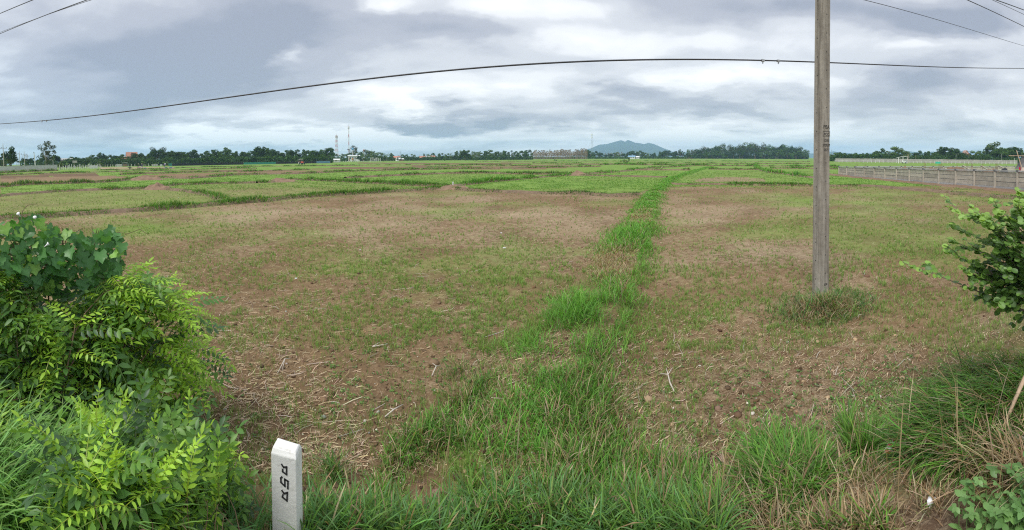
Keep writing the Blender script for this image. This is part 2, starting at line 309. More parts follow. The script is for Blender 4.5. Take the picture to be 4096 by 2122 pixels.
# ================================================================== GROUND
def gauss(u, v, u0, v0, su, sv): return np.exp(-((u-u0)/su)**2-((v-v0)/sv)**2)
FIELDS = [  # outline of each far field (surveyed as photo pixels on the flat plain), crop cover, straw, dark
    ([(400, 670), (700, 669), (700, 676), (400, 678)], .22, .8, 0), ([(0, 706), (180, 698), (380, 694), (400, 703), (200, 706), (0, 716)], .08, .1, .9),
    ([(0, 715), (200, 707), (420, 702), (560, 712), (540, 718), (440, 726), (280, 732), (120, 736), (0, 746)], .16, .45, 0),
    ([(480, 693), (700, 686), (800, 682), (1024, 679), (1024, 685), (820, 688), (620, 694), (480, 698)], .1, .1, .7),
    ([(530, 706), (640, 698), (760, 694), (900, 692), (1024, 685), (1250, 683), (1380, 683), (1330, 688), (1183, 694), (1024, 697), (930, 700), (880, 704), (780, 711), (640, 710)], .12, .35, 0),
    ([(1240, 676), (1420, 668), (1700, 664), (1780, 664), (1700, 671), (1500, 675), (1262, 679)], .08, .1, .6),
    ([(1740, 671), (1900, 668), (2048, 668), (2150, 668), (2300, 666), (2280, 671), (2150, 678), (2048, 679), (1800, 677)], .1, .2, .2),
    ([(1430, 651), (1800, 653), (2048, 651), (2120, 652), (2120, 657), (1900, 659), (1600, 656), (1430, 655)], .1, .1, .75),
    ([(2048, 660), (2290, 660), (2290, 664), (2048, 667)], .3, .5, 0),
    ([(0, 750), (280, 737), (549, 720), (660, 716), (935, 706), (1024, 702), (1183, 700), (1401, 690), (1540, 686), (1780, 682), (2048, 676), (2048, 692), (1938, 692), (1779, 694), (1540, 704), (1381, 712), (1163, 714), (1024, 708), (875, 732), (696, 738), (576, 752), (397, 757), (239, 763), (0, 782)], .88, .1, 0),
    ([(0, 786), (239, 766), (397, 760), (576, 756), (700, 744), (875, 737), (1024, 735), (1163, 722), (1354, 730), (1620, 742), (1779, 748), (1660, 758), (1481, 770), (1302, 778), (1155, 790), (1024, 800), (835, 816), (600, 838), (400, 846), (0, 875)], .62, .45, 0),
    ([(1381, 716), (1540, 708), (1779, 698), (1938, 696), (2048, 700), (2247, 700), (2270, 704), (2167, 711), (2048, 722), (1898, 736), (1779, 744), (1620, 736), (1481, 730)], .76, .3, 0),
    ([(1811, 750), (1898, 738), (2048, 724), (2167, 713), (2298, 704), (2445, 708), (2668, 712), (2640, 740), (2565, 768), (2557, 780), (2445, 784), (2286, 774), (2048, 770), (1820, 754)], .80, .25, 0),
    ([(2298, 698), (2445, 702), (2668, 706), (2779, 683), (2600, 684), (2480, 690), (2350, 698)], .86, .2, 0),
    ([(2700, 724), (2790, 686), (2900, 682), (3072, 685), (3250, 690), (3250, 740), (3072, 738), (2883, 736), (2690, 734)], .68, .4, 0),
    ([(2820, 712), (2950, 708), (3060, 716), (3060, 729), (2900, 730), (2760, 727)], .28, .6, .25),
    ([(3200, 702), (3357, 705), (3480, 716), (3560, 726), (3560, 742), (3322, 744), (3200, 742)], .92, 0, 0)]
def field_cover(x, y):
    r = np.hypot(x, y); u, v = W2UV(x, y, 0.0); infront = y > .2
    n1_ = fbm(x*.35, y*.35, 21, 4); n2_ = fbm(x*1.3, y*1.3, 31, 3)
    near = .20 + .42*sstep((n1_-.36)/.36)*.6 + .22*(n2_-.5)
    near = near + .30*gauss(u, v, 600, 905, 420, 60) + .14*gauss(u, v, 1250, 1010, 900, 130) + .24*gauss(u, v, 3750, 800, 520, 45) + .22*gauss(u, v, 3200, 800, 130, 30) + .16*gauss(u, v, 3500, 960, 700, 130) + .10*gauss(u, v, 2000, 850, 500, 50)
    near = near + .12*gauss(u, v, 2750, 1330, 150, 140) + .20*gauss(u, v, 2030, 1070, 130, 60) - .12*gauss(u, v, 2150, 890, 330, 45) - .10*gauss(u, v, 2900, 840, 300, 60) - .10*gauss(u, v, 1900, 1450, 600, 180)
    straw = .32 + .7*(fbm(x*.6, y*.6, 41, 3)-.42) + .25*gauss(u, v, 2000, 900, 700, 70) + .15*gauss(u, v, 2950, 1050, 500, 250) + .22*gauss(u, v, 1000, 870, 700, 50)
    dark = .42*sstep((5.8-r)/3) + .2*(n2_-.5)
    farz = .84 + .4*(fbm(x*.05, y*.02, 51, 3)-.5)
    k = sstep((v-742)/8.0)*infront; k = np.where(infront, k, 1)
    cov = farz*(1-k)+near*k; st = .15*(1-k)+straw*k; dk_ = dark*k
    # thin dark balks between the far paddies
    for P_, c_, s_, d_ in FIELDS:
        m_ = inpoly(u, v, P_) & infront; cov = np.where(m_, c_+.30*(fbm(x*.12, y*.12, 61, 3)-.5), cov); st = np.where(m_, s_, st); dk_ = np.where(m_, d_, dk_)
    pd, al = pathdist(x, y, PATH); pk = sstep((.74-pd)/.3)*sstep((200-r)/30); cov = cov*(1-pk)+.60*pk; dk_ = dk_*(1-pk)+.2*pk
    e_ = sstep((2.9-y)/1.6)*(r < 60); cov = cov*(1-e_)+.40*e_; dk_ = np.maximum(dk_, e_*.5)
    u2_, v2_ = W2UV(x, y, emb(y)); asp = gauss(u2_, v2_, 3740, 2070, 190, 80)*infront; dk_ = np.maximum(dk_, asp*1.8); cov = cov*(1-asp)
    return np.clip(cov, 0, 1), np.clip(st, 0, 1), np.clip(dk_, 0, 1.6)
rs = [0.6, 1.0]
while rs[-1] < 150: rs.append(rs[-1]+max(.016, rs[-1]**2/958*1.05))
while rs[-1] < 5000: rs.append(rs[-1]*1.07)
rs = np.array(rs)
az_ = np.concatenate([np.linspace(-1.32, 1.32, 770), np.linspace(1.32, 2*pi-1.32, 62)[1:-1]])
RR, AA = np.meshgrid(rs, az_, indexing='ij'); GX = RR*np.sin(AA); GY = RR*np.cos(AA)
GZ = terrain(GX, GY); nr, na_ = GX.shape
c_, s_, d_ = field_cover(GX, GY)
c_ = np.where((W2UV(GX, GY, 0.0)[1] > 752) & (GY > 3.2), c_*(.85-.40*sstep((11-RR)/8)), c_)
Vg = np.stack([GX, GY, GZ], -1).reshape(-1, 3); Cg = np.stack([c_, s_, d_], -1).reshape(-1, 3)
i_, j_ = np.meshgrid(np.arange(nr-1), np.arange(na_), indexing='ij'); j2 = (j_+1) % na_
Fq = np.stack([i_*na_+j_, (i_+1)*na_+j_, (i_+1)*na_+j2, i_*na_+j2], -1).reshape(-1, 4)[:, ::-1]
Vg = np.concatenate([Vg, [[0, 0, float(terrain(0, 0))]]]); Cg = np.concatenate([Cg, [[.3, .3, .3]]])
jj = np.arange(na_); Ft = np.stack([jj, (jj+1) % na_, np.full(na_, len(Vg)-1)], -1)[:, ::-1]
gnd = np_mesh('ground', Vg, [Fq, Ft], 'ground_soil', None, ('cov', Cg), True)
tag(gnd, 'flat farm plain of bare brown soil and green seedling plots', 'ground', kind='structure')

# mountains on the horizon
def ridge(name, prof, r, depth, seed, label):
    prof = np.array(prof, float); us = np.linspace(prof[0, 0], prof[-1, 0], 110); vs = np.interp(us, prof[:, 0], prof[:, 1]); d = D(us, vs); h = np.maximum(EYE + d[:, 2]*r, -3)
    rows = 25; V = []
    for k in range(rows):
        t_ = k/(rows-1)*2-1; pr = max(0, 1-abs(t_)**1.15)
        rr = r+t_*depth + 60*(fbm(us*.02, us*0+t_*2, seed, 3)-.5); z = h*pr
        z = z - (h*.55*np.abs(fbm(us*.035+k*.12, us*0+k*.25, seed+3, 4)-.5)*2)*(1-abs(2*pr-1))*(pr < .999) - 2*(1-pr)
        V.append(np.stack([d[:, 0]*rr, d[:, 1]*rr, z], -1))
    V = np.concatenate(V); n = len(us); a_, b_ = np.meshgrid(np.arange(rows-1), np.arange(n-1), indexing='ij')
    Fq = np.stack([a_*n+b_, a_*n+b_+1, (a_+1)*n+b_+1, (a_+1)*n+b_], -1).reshape(-1, 4)
    tag(np_mesh(name, V, Fq, 'haze_tinted_forest', None, None, True), label, 'mountain', kind='structure')
M('haze_tinted_forest', (.022, .042, .045), .95, .35, .02, 0)  # dark forest green with some of the distance haze's blue put into the colour
ridge('mountain', [(2290, 622), (2312, 598), (2330, 606), (2342, 599), (2366, 593), (2385, 584), (2398, 579), (2430, 576), (2448, 571), (2465, 566), (2485, 561), (2500, 567), (2513, 560), (2528, 566), (2541, 571.5), (2560, 573), (2577, 577), (2593, 571.5), (2616, 576.5), (2644, 589), (2676, 601), (2700, 612), (2730, 626)], 4200, 800, 5, 'wide blue wooded mountain with a double summit beyond the plain')
ridge('hills', [(2690, 628), (2715, 617), (2735, 608), (2750, 610), (2790, 612), (3000, 616), (3200, 618), (3300, 610), (3335, 606), (3360, 610), (3440, 616), (3560, 606), (3605, 602), (3640, 606), (3700, 612), (3730, 606), (3760, 610), (3860, 603), (3900, 608), (4000, 616), (4096, 622)], 4600, 350, 9, 'low pale blue hills on the horizon')

# ================================================================== GRASS MAKER
def blades(P, Lh, wd, phi, lean, curl, c0, c1, seg=3):
    n = len(P); P = np.asarray(P, float); th = lean.copy(); pos = P.copy(); dx = np.cos(phi); dy = np.sin(phi)
    tw = phi + rng.uniform(-.9, .9, n); wx = -np.sin(tw); wy = np.cos(tw); V = []; C = []
    for k in range(seg+1):
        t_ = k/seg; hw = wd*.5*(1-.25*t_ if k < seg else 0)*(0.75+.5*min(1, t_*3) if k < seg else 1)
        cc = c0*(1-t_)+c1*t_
        if k < seg:
            V.append(np.stack([pos[:, 0]-wx*hw, pos[:, 1]-wy*hw, pos[:, 2]], -1)); V.append(np.stack([pos[:, 0]+wx*hw, pos[:, 1]+wy*hw, pos[:, 2]], -1)); C += [cc, cc]
        else: V.append(pos.copy()); C.append(cc)
        sl_ = Lh/seg; pos = pos+np.stack([np.sin(th)*dx*sl_, np.sin(th)*dy*sl_, np.cos(th)*sl_], -1); th = np.minimum(th+curl/seg, 2.7)
    nv = 2*seg+1; V = np.stack(V, 1).reshape(-1, 3); C = np.stack(C, 1).reshape(-1, 3); b_ = (np.arange(n)*nv)[:, None]
    q = np.concatenate([b_+np.array([2*k, 2*k+1, 2*k+3, 2*k+2]) for k in range(seg-1)], 0) if seg > 1 else np.zeros((0, 4), int)
    t_ = b_+np.array([2*seg-2, 2*seg-1, 2*seg])
    return V, q, t_, C
class Grass:
    def __init__(s): s.V = []; s.Q = []; s.T = []; s.C = []; s.n = 0
    def add(s, P, Lh, wd, phi, lean, curl, c0, c1, seg=3):
        if len(P) == 0: return
        V, q, t_, C = blades(P, Lh, wd, phi, lean, curl, c0, c1, seg); s.V.append(V); s.Q.append(q+s.n); s.T.append(t_+s.n); s.C.append(C); s.n += len(V)
    def build(s, name, label, mat='grass', parent=None, cat='grass'):
        o_ = np_mesh(name, np.concatenate(s.V), [np.concatenate(s.Q), np.concatenate(s.T)], mat, parent, np.concatenate(s.C))
        if parent is None: tag(o_, label, cat, kind='stuff')
        else: o_['kind'] = 'stuff'
        return o_
def pal(n, cols, jit=.18):
    cols = np.array(cols); c = cols[rng.integers(0, len(cols), n)]; return np.clip(c*(1+rng.normal(0, jit, (n, 1)))*(1+rng.normal(0, .06, (n, 3))), .004, .9)
GREEN = [(.105, .215, .036), (.13, .26, .042), (.08, .18, .036), (.16, .29, .06)]
LUSH = [(.115, .29, .04), (.15, .34, .05), (.095, .245, .036)]
BLUEG = [(.12, .25, .085), (.15, .30, .10), (.095, .22, .065)]
DARKG = [(.06, .145, .03), (.08, .175, .034), (.05, .12, .03)]
YOUNG = [(.21, .36, .075), (.17, .31, .06), (.25, .40, .10), (.18, .30, .08)]
DRY = [(.40, .31, .19), (.33, .24, .14), (.46, .37, .25), (.27, .19, .11)]
def tufts(n_t, per, spread, P, **k):
    idx = np.repeat(np.arange(len(P)), per); Q = P[idx].copy(); m_ = len(Q); Q[:, 0] += rng.normal(0, spread, m_); Q[:, 1] += rng.normal(0, spread, m_); return Q, idx
def plant(g, P, h, wd, cols, lean=(.05, .5), curl=(.3, 1.3), seg=3, tipmul=1.25, phi=None, basemul=.7):
    n = len(P)
    if n == 0: return
    h_ = h if hasattr(h, '__len__') and len(h) == n else rng.uniform(h[0], h[1], n)
    w_ = wd if hasattr(wd, '__len__') and len(wd) == n else rng.uniform(wd[0], wd[1], n)
    c = cols if isinstance(cols, np.ndarray) else pal(n, cols)
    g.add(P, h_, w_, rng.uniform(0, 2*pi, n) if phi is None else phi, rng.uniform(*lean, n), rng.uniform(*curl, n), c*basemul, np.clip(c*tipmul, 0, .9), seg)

# ---- bunds between the paddies
def world_line(pts, step):
    W_ = flat(np.array([p[0] for p in pts], float), np.array([p[1] for p in pts], float)); out = []
    for a_, b_ in zip(W_[:-1], W_[1:]):
        n = max(2, int(np.hypot(*(b_-a_))/step)); out += [a_+(b_-a_)*k/n for k in range(n)]
    out.append(W_[-1]); return np.array(out)
BUNDS = [  # photo points on the plain, grass height, half width of the earth bank, share with grass, palette
    ([(-150, 888), (150, 870), (400, 851), (600, 843), (835, 822), (1024, 809), (1155, 795), (1302, 783), (1481, 774), (1660, 762), (1779, 756)], .42, .42, .95, 'G'),
    ([(1800, 757), (1900, 765), (2048, 772), (2286, 777), (2445, 786), (2560, 784)], .26, .40, .62, 'D'),
    ([(2684, 739), (2883, 741), (3072, 743), (3247, 745), (3322, 747), (3440, 746)], .34, .38, .95, 'G'),
    ([(3440, 746), (3509, 748), (3668, 763), (3867, 777)], .12, .42, .6, 'Y'), ([(3800, 778), (3867, 780), (3986, 790), (4096, 799), (4300, 830)], .40, .45, .95, 'G'),
    ([(2298, 702), (2445, 706), (2668, 710)], .2, .5, .35, 'D'), ([(2290, 702), (2167, 710), (2048, 721), (1898, 735), (1805, 748)], .62, .5, 1, 'L'),
    ([(1024, 733), (1090, 730), (1163, 719), (1354, 727), (1481, 734), (1620, 740), (1700, 745), (1790, 748)], .62, .5, 1, 'G'),
    ([(-160, 797), (0, 785), (107, 776), (239, 767), (397, 761), (576, 755), (640, 750), (696, 741), (875, 735), (1024, 733)], .42, .5, .85, 'G'), ([(676, 760), (760, 768), (835, 782), (914, 806)], .45, .4, .9, 'G'),
    ([(-160, 760), (0, 749), (119, 739), (278, 735), (437, 729), (549, 717)], .75, .6, .62, 'D'), ([(590, 714), (656, 713), (755, 715), (875, 707), (934, 702), (1024, 699), (1183, 697), (1401, 687), (1540, 683), (1780, 678), (2048, 675), (2170, 672), (2280, 670), (2400, 668)], .5, .6, .8, 'G'),
    ([(1381, 714), (1540, 706), (1779, 696), (1938, 694), (2048, 698), (2247, 699), (2300, 701)], .5, .5, .8, 'D'),
    ([(2300, 700), (2400, 694), (2480, 688), (2560, 678), (2640, 672), (2760, 666)], .6, .5, .95, 'L'), ([(2540, 682), (2650, 682), (2760, 682)], .5, .5, .5, 'D'),
    ([(2400, 661), (2470, 659), (2560, 661), (2700, 662), (2850, 664), (3072, 666), (3247, 668), (3357, 669)], .9, .7, 1, 'L'), ([(2840, 678), (2950, 680), (3030, 680)], .6, .5, .9, 'G'),
    ([(3022, 668), (3045, 682), (3080, 691), (3160, 700), (3247, 712), (3310, 716)], .8, .5, 1, 'L'), ([(3080, 675), (3200, 676), (3350, 678)], .6, .5, .8, 'L'),
    ([(-160, 700), (0, 694), (120, 688), (230, 684)], 1.0, .8, .95, 'D'), ([(-160, 710), (0, 703), (150, 697), (260, 693), (400, 690), (560, 686), (760, 681), (900, 676), (1024, 675)], .6, .6, .8, 'L'),
    ([(380, 682), (500, 681), (620, 678), (760, 671), (1024, 667), (1200, 666), (1500, 662), (1800, 662), (2048, 660)], .6, .6, .8, 'L'), ([(480, 700), (640, 695), (760, 691), (1024, 687), (1240, 680)], .5, .5, .8, 'L'),
    ([(1500, 677), (1700, 673), (1780, 668), (2000, 666), (2200, 663), (2400, 660)], .5, .5, .7, 'L'), ([(2130, 655), (2300, 655), (2450, 655), (2600, 654), (2800, 655), (3050, 656), (3240, 657)], .6, .6, .9, 'G'), ([(1900, 647), (2100, 647), (2300, 646), (2600, 646), (2900, 646), (3240, 648)], .6, .6, .8, 'L')]
PALS = {'G': GREEN+LUSH, 'D': DARKG+GREEN, 'L': LUSH, 'Y': [(.22, .20, .09), (.28, .22, .12), (.14, .17, .05)]}
gb = Grass()
for bi, (pts, gh, hw, share, pk) in enumerate(BUNDS):
    r0 = float(np.hypot(*flat(np.array(pts[len(pts)//2][0]), np.array(pts[len(pts)//2][1])))); Wl = world_line(pts, max(.35, r0*.012)); n = len(Wl)
    tg = np.gradient(Wl, axis=0); tg /= np.linalg.norm(tg, axis=1)[:, None]; nm = np.stack([-tg[:, 1], tg[:, 0]], -1)
    hh = (.10+.12*fbm(Wl[:, 0]*.8, Wl[:, 1]*.8, 70+bi, 3))*(1 if r0 < 60 else 1.3); off = .25*hw*(fbm(Wl[:, 0]*.5, Wl[:, 1]*.5, 90+bi, 2)-.5)*4
    C_ = Wl+nm*off[:, None]; V = []; prof = [(-1.0, -.06), (-.7, .3), (-.35, .9), (0, 1.0), (.35, .88), (.7, .3), (1.0, -.06)]
    for a_, z in prof:
        jt = 1+.25*(fbm(Wl[:, 0]*2.2+a_*5, Wl[:, 1]*2.2, 110+bi, 3)-.5); V.append(np.stack([C_[:, 0]+nm[:, 0]*hw*a_*jt, C_[:, 1]+nm[:, 1]*hw*a_*jt, hh*z*jt + (emb(C_[:, 1]))], -1))
    V = np.stack(V, 1).reshape(-1, 3); q = len(prof); a_, b_ = np.meshgrid(np.arange(n-1), np.arange(q-1), indexing='ij')
    tag(np_mesh('bund', V, np.stack([a_*q+b_, (a_+1)*q+b_, (a_+1)*q+b_+1, a_*q+b_+1], -1).reshape(-1, 4), 'earth', None, None, True), kind='structure', label='low earth bund dividing the paddies', cat='bund', group='bunds between the paddies')
    # grass along it
    seg_l = np.hypot(*np.diff(C_, axis=0).T); r_ = np.hypot(C_[:-1, 0], C_[:-1, 1]); pxl = 416*seg_l/r_*np.abs((tg[:-1]*np.stack([C_[:-1, 1], -C_[:-1, 0]], -1)/r_[:, None]).sum(1))+416*seg_l/r_*.15
    ng = np.maximum(1, (pxl*(17 if r0 < 60 else 12)).astype(int)); idx = np.repeat(np.arange(n-1), ng); m_ = len(idx); t_ = rng.random(m_); cx = C_[idx]*(1-t_[:, None])+C_[idx+1]*t_[:, None]
    lump = fbm(cx[:, 0]*.45, cx[:, 1]*.45, 130+bi, 3); keep = rng.random(m_) < share*sstep((lump-.30)/.16+share*1.2-.6); cx = cx[keep]; idx = idx[keep]; lump = lump[keep]; m_ = len(cx)
    lat = rng.normal(0, .5, m_)*hw; P = np.stack([cx[:, 0]+nm[idx, 0]*lat, cx[:, 1]+nm[idx, 1]*lat, hh[idx]*np.maximum(0, 1-np.abs(lat/hw))*.9-.02+emb(cx[:, 1])], -1)
    rr_ = np.hypot(P[:, 0], P[:, 1]); h_ = gh*.66*(.45+.9*sstep((lump-.3)/.4))*rng.uniform(.6, 1.15, m_); w_ = np.maximum(.008, rr_*.0011)*rng.uniform(.7, 1.3, m_)
    c = pal(m_, PALS[pk], .2); dry = rng.random(m_) < .06; c[dry] = pal(int(dry.sum()), DRY)
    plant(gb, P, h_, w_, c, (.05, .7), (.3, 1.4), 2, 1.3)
gb.build('bund_grass', 'rough green grass along the bunds between the paddies')

# mounds of dug soil beside the bunds
def mound(u, v, w_, h, label, mat='soil_brown', r=None, z0=-.05, group=None, seed=0, dep=None):
    p = flat(np.array(u, float), np.array(v, float)); nA_, nR = 36, 14; V = []; Fs = []
    for k in range(nR):
        t_ = k/(nR-1)
        for a_ in range(nA_):
            q = 2*pi*a_/nA_; rad = t_*w_/2*(1+.35*(vnoise(np.array(q*1.5), np.array(seed+.3), 7)-.5)); x = rad*math.cos(q); y = rad*math.sin(q)*(dep or .75)
            z = h*(1-t_**1.2)*(1+1.3*(fbm(np.array(x*2.6/w_*3+seed*9), np.array(y*2.6/w_*3), 3, 4)-.5)) + .10*h*(float(vnoise(np.array(x*9/w_*3), np.array(y*9/w_*3+seed), 5))-.5) + z0*t_
            V.append((x, y, float(z)))
    for k in range(nR-1):
        for a_ in range(nA_): b_ = (a_+1) % nA_; Fs.append((k*nA_+a_, (k+1)*nA_+a_, (k+1)*nA_+b_, k*nA_+b_))
    mb = MB().add(V, Fs); o_ = mb.build('soil_mound', mat, None, True); o_.location = (p[0], p[1], float(terrain(p[0], p[1], False))); o_.rotation_euler.z = -math.atan2(p[0], p[1]); return tag(o_, label, 'mound', group)
mound(628, 758, 2.9, .55, 'brown heap of dug soil at the bund crossing with tall grass', seed=1)
mound(1812, 757, 3.0, .34, 'low reddish soil heap with a small white marker on it', seed=2)
mound(1122, 728, 3.6, .4, 'flat brown soil heap where a bund starts beside bright paddies', seed=3)
mound(585, 720, 5.5, .5, 'dark soil heap at the corner of the brown ploughed plot', seed=4)
mound(2310, 702, 3.2, .5, 'dark dug heap at the head of the bare bund', seed=5)

# ---- main grassy path between the two near plots
Pw = world_line(PATH_UV, .05); gp = Grass()
seglen = np.hypot(*np.diff(Pw, axis=0).T); rP = np.hypot(Pw[:-1, 0], Pw[:-1, 1]); ng = rng.poisson(np.clip(24000/rP**1.25, 160, 1700)*seglen); idx = np.repeat(np.arange(len(Pw)-1), ng); m_ = len(idx)
tg = np.gradient(Pw, axis=0); tg /= np.linalg.norm(tg, axis=1)[:, None]; nm = np.stack([-tg[:, 1], tg[:, 0]], -1)
edge = .70+.24*(fbm(Pw[:, 0]*1.1, Pw[:, 1]*1.1, 201, 2)-.5)*2; lat = np.clip(rng.normal(0, .52, m_), -1.25, 1.25)
x = Pw[idx, 0]+nm[idx, 0]*lat*edge[idx]+rng.uniform(-.03, .03, m_); y = Pw[idx, 1]+nm[idx, 1]*lat*edge[idx]+rng.uniform(-.03, .03, m_)
u_, v_ = W2UV(x, y, 0.0); cl = fbm(x*1.6, y*1.6, 205, 3); vy = v_
dryz = np.clip(1.25*np.exp(-((vy-1085)/60)**2)*(lat > -.55) + .8*np.exp(-((vy-885)/33)**2)*(np.abs(lat) < .55) + .45*np.exp(-((vy-1545)/55)**2) + .25*np.exp(-((vy-1190)/35)**2), 0, .93)
tall = .55+.75*np.exp(-((vy-1290)/110)**2)+.5*np.exp(-((vy-975)/50)**2)+.35*np.exp(-((vy-1440)/40)**2)-.25*dryz
keep = rng.random(m_) < sstep((cl-.25)/.2)*.9+.12
x, y, lat, cl, dryz, tall = x[keep], y[keep], lat[keep], cl[keep], dryz[keep], tall[keep]; m_ = len(x); P = np.stack([x, y, terrain(x, y)-.01], -1)
isdry = rng.random(m_) < dryz*.9+.05; c = pal(m_, LUSH, .2)*1.12; c[isdry] = pal(int(isdry.sum()), DRY, .15)
h_ = (.17+.17*sstep((cl-.25)/.4))*tall*rng.uniform(.55, 1.25, m_)*(1-.35*np.abs(lat)); w_ = np.maximum(.0055, np.hypot(x, y)*.0010)*rng.uniform(.7, 1.4, m_)
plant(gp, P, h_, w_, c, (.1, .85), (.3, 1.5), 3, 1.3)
gp.build('path_grass', 'strip of bright green and straw coloured grass on the balk between the near plots')

# ---- seedlings and small weeds over the near plots
gs = Grass(); NT = 72000
u_ = rng.uniform(-60, 4160, NT); v_ = rng.uniform(752, 1950, NT); v_ = np.where(rng.random(NT) < .6, 752+(v_-752)*.55, v_)
Pp = ground(u_, v_); cov, st_, dk_ = field_cover(Pp[:, 0], Pp[:, 1]); cl = fbm(Pp[:, 0]*2.1, Pp[:, 1]*2.1, 301, 3); keep = (rng.random(NT) < np.clip(cov*1.7*(cl > .41)+.09, 0, 1)) & (Pp[:, 1] > 1.6)
pd, _ = pathdist(Pp[:, 0], Pp[:, 1], PATH); keep &= pd > .4
Pp = Pp[keep]; rr_ = np.hypot(Pp[:, 0], Pp[:, 1]); big = (vnoise(Pp[:, 0]*.8, Pp[:, 1]*.8, 311) > .72)
Q, idx = tufts(0, np.where(rr_ < 9, 5, 4), .012, Pp); rq = rr_[idx]; m_ = len(Q); Q[:, 2] -= .006
h_ = rng.uniform(.035, .10, m_)*np.where(big[idx], 1.5, 1); w_ = np.maximum(.003, rq*.0007)*rng.uniform(.7, 1.3, m_)
plant(gs, Q, h_, w_, pal(m_, YOUNG, .2), (.05, .6), (.1, .9), 2, 1.25)
NT = 60000; u_ = rng.uniform(-40, 4140, NT); v_ = rng.uniform(684, 760, NT); Pp = ground(u_, v_); cov, st_, dk_ = field_cover(Pp[:, 0], Pp[:, 1]); cl = fbm(Pp[:, 0]*.7, Pp[:, 1]*.7, 303, 3); keep = (rng.random(NT) < np.clip((cov-.12)*1.1, 0, .85)*sstep((cl-.28)/.25)) & (np.hypot(Pp[:, 0], Pp[:, 1]) < 120); Pp = Pp[keep]
Q, idx = tufts(0, 3, .03, Pp); m_ = len(Q); rq = np.hypot(Q[:, 0], Q[:, 1]); plant(gs, Q, rng.uniform(.035, .085, m_)*(1+rq*.004), rq*.0009*rng.uniform(.6, 1.3, m_), pal(m_, YOUNG+LUSH, .18), (.1, .7), (.1, .9), 2, 1.25)
gs.build('rice_seedlings', 'thin young rice seedlings scattered over the bare soil', cat='seedlings')

# low broad-leaved weeds hugging the soil, each a rosette of little leaves
def rosettes(name, label, P, n_leaf, Ls, cols, mat='leaf', parent=None):
    V = []; C = []; q_ = []; n = 0
    idx = np.repeat(np.arange(len(P)), n_leaf); m_ = len(idx); Ln = rng.uniform(*Ls, m_); phi = rng.uniform(0, 2*pi, m_); lift = rng.uniform(.15, .7, m_); B = P[idx]+np.stack([np.cos(phi)*Ln*.35, np.sin(phi)*Ln*.35, Ln*.25], -1)
    dx = np.stack([np.cos(phi)*np.cos(lift), np.sin(phi)*np.cos(lift), np.sin(lift)], -1)*Ln[:, None]; sx_ = np.stack([-np.sin(phi), np.cos(phi), 0*phi], -1)*(Ln*.36)[:, None]
    V = np.stack([B, B+dx*.45+sx_, B+dx, B+dx*.45-sx_], 1).reshape(-1, 3); c = pal(m_, cols, .2); C = np.repeat(c, 4, 0); Fq_ = np.arange(m_*4).reshape(-1, 4)
    return tag(np_mesh(name, V, Fq_, mat, parent, C), label, 'weeds', kind='stuff')
u_ = np.concatenate([rng.uniform(1300, 2600, 500), rng.normal(3560, 170, 620), rng.uniform(900, 4096, 500), rng.uniform(2650, 3900, 400)]); v_ = np.concatenate([rng.uniform(1250, 1700, 500), rng.normal(1660, 110, 620), rng.uniform(1150, 1900, 500), rng.uniform(1450, 1850, 400)])
rosettes('small_weeds', 'tiny round leaved weeds dotted over the bare soil', ground(u_, v_), 5, (.012, .035), [(.12, .23, .05), (.16, .28, .07), (.09, .18, .04)])

# straw litter and twigs lying flat, pebbles
def litter(name, label, n, vr, Ls, Ws, cols, dens=None):
    u_ = rng.uniform(-40, 4140, n); v_ = vr[0]+(vr[1]-vr[0])*rng.random(n)**1.3; P = ground(u_, v_); s_ = fbm(P[:, 0]*.9, P[:, 1]*.9, 401, 3); k_ = (rng.random(n) < (.25+1.6*sstep((s_-.35)/.4))*np.where(np.hypot(P[:, 0], P[:, 1]) < 4.6, .5, 1)) & (P[:, 1] > 1.2); P = P[k_]; n = len(P)
    r_ = np.hypot(P[:, 0], P[:, 1]); Ln = rng.uniform(*Ls, n)*np.exp(rng.normal(0, .35, n)); wd = np.maximum(rng.uniform(*Ws, n), r_*.00055); ph = rng.uniform(0, pi, n); z = P[:, 2]+rng.uniform(.004, .016, n)
    dx, dy = np.cos(ph)*Ln/2, np.sin(ph)*Ln/2; nx, ny = -np.sin(ph)*wd/2, np.cos(ph)*wd/2; bx, by = -np.sin(ph)*Ln*rng.normal(0, .12, n), np.cos(ph)*Ln*rng.normal(0, .12, n); tz = rng.normal(0, .05, n)*Ln; x, y = P[:, 0], P[:, 1]
    V = np.stack([np.stack([x-dx-nx, y-dy-ny, z-tz], -1), np.stack([x-dx+nx, y-dy+ny, z-tz+wd*.3], -1), np.stack([x+bx-nx, y+by-ny, z+.003], -1), np.stack([x+bx+nx, y+by+ny, z+.003+wd*.4], -1), np.stack([x+dx-nx, y+dy-ny, z+tz], -1), np.stack([x+dx+nx, y+dy+ny, z+tz+wd*.3], -1)], 1).reshape(-1, 3)
    b_ = (np.arange(n)*6)[:, None]; Fq_ = np.concatenate([b_+np.array([0, 2, 3, 1]), b_+np.array([2, 4, 5, 3])]); c = np.repeat(pal(n, cols, .16), 6, 0)
    return tag(np_mesh(name, V, Fq_, 'straw', None, c), label, 'litter', kind='stuff')
litter('straw_litter', 'pale chopped straw and stubble strewn over the soil', 50000, (765, 1900), (.03, .11), (.0025, .0058), [(.50, .40, .26), (.42, .32, .20), (.56, .46, .32), (.35, .26, .16)])
litter('twig_litter', 'thin bleached twigs lying on the bare soil', 900, (1050, 1800), (.12, .26), (.004, .008), [(.42, .36, .29), (.34, .27, .2), (.5, .45, .38)])
def icos(sub=1):
    import bmesh
    bm = bmesh.new(); bmesh.ops.create_icosphere(bm, subdivisions=sub, radius=1); V = np.array([v.co[:] for v in bm.verts]); Fc = np.array([[q.index for q in f.verts] for f in bm.faces]); bm.free(); return V, Fc
IV, IF = icos(1); IV2, IF2 = icos(2)
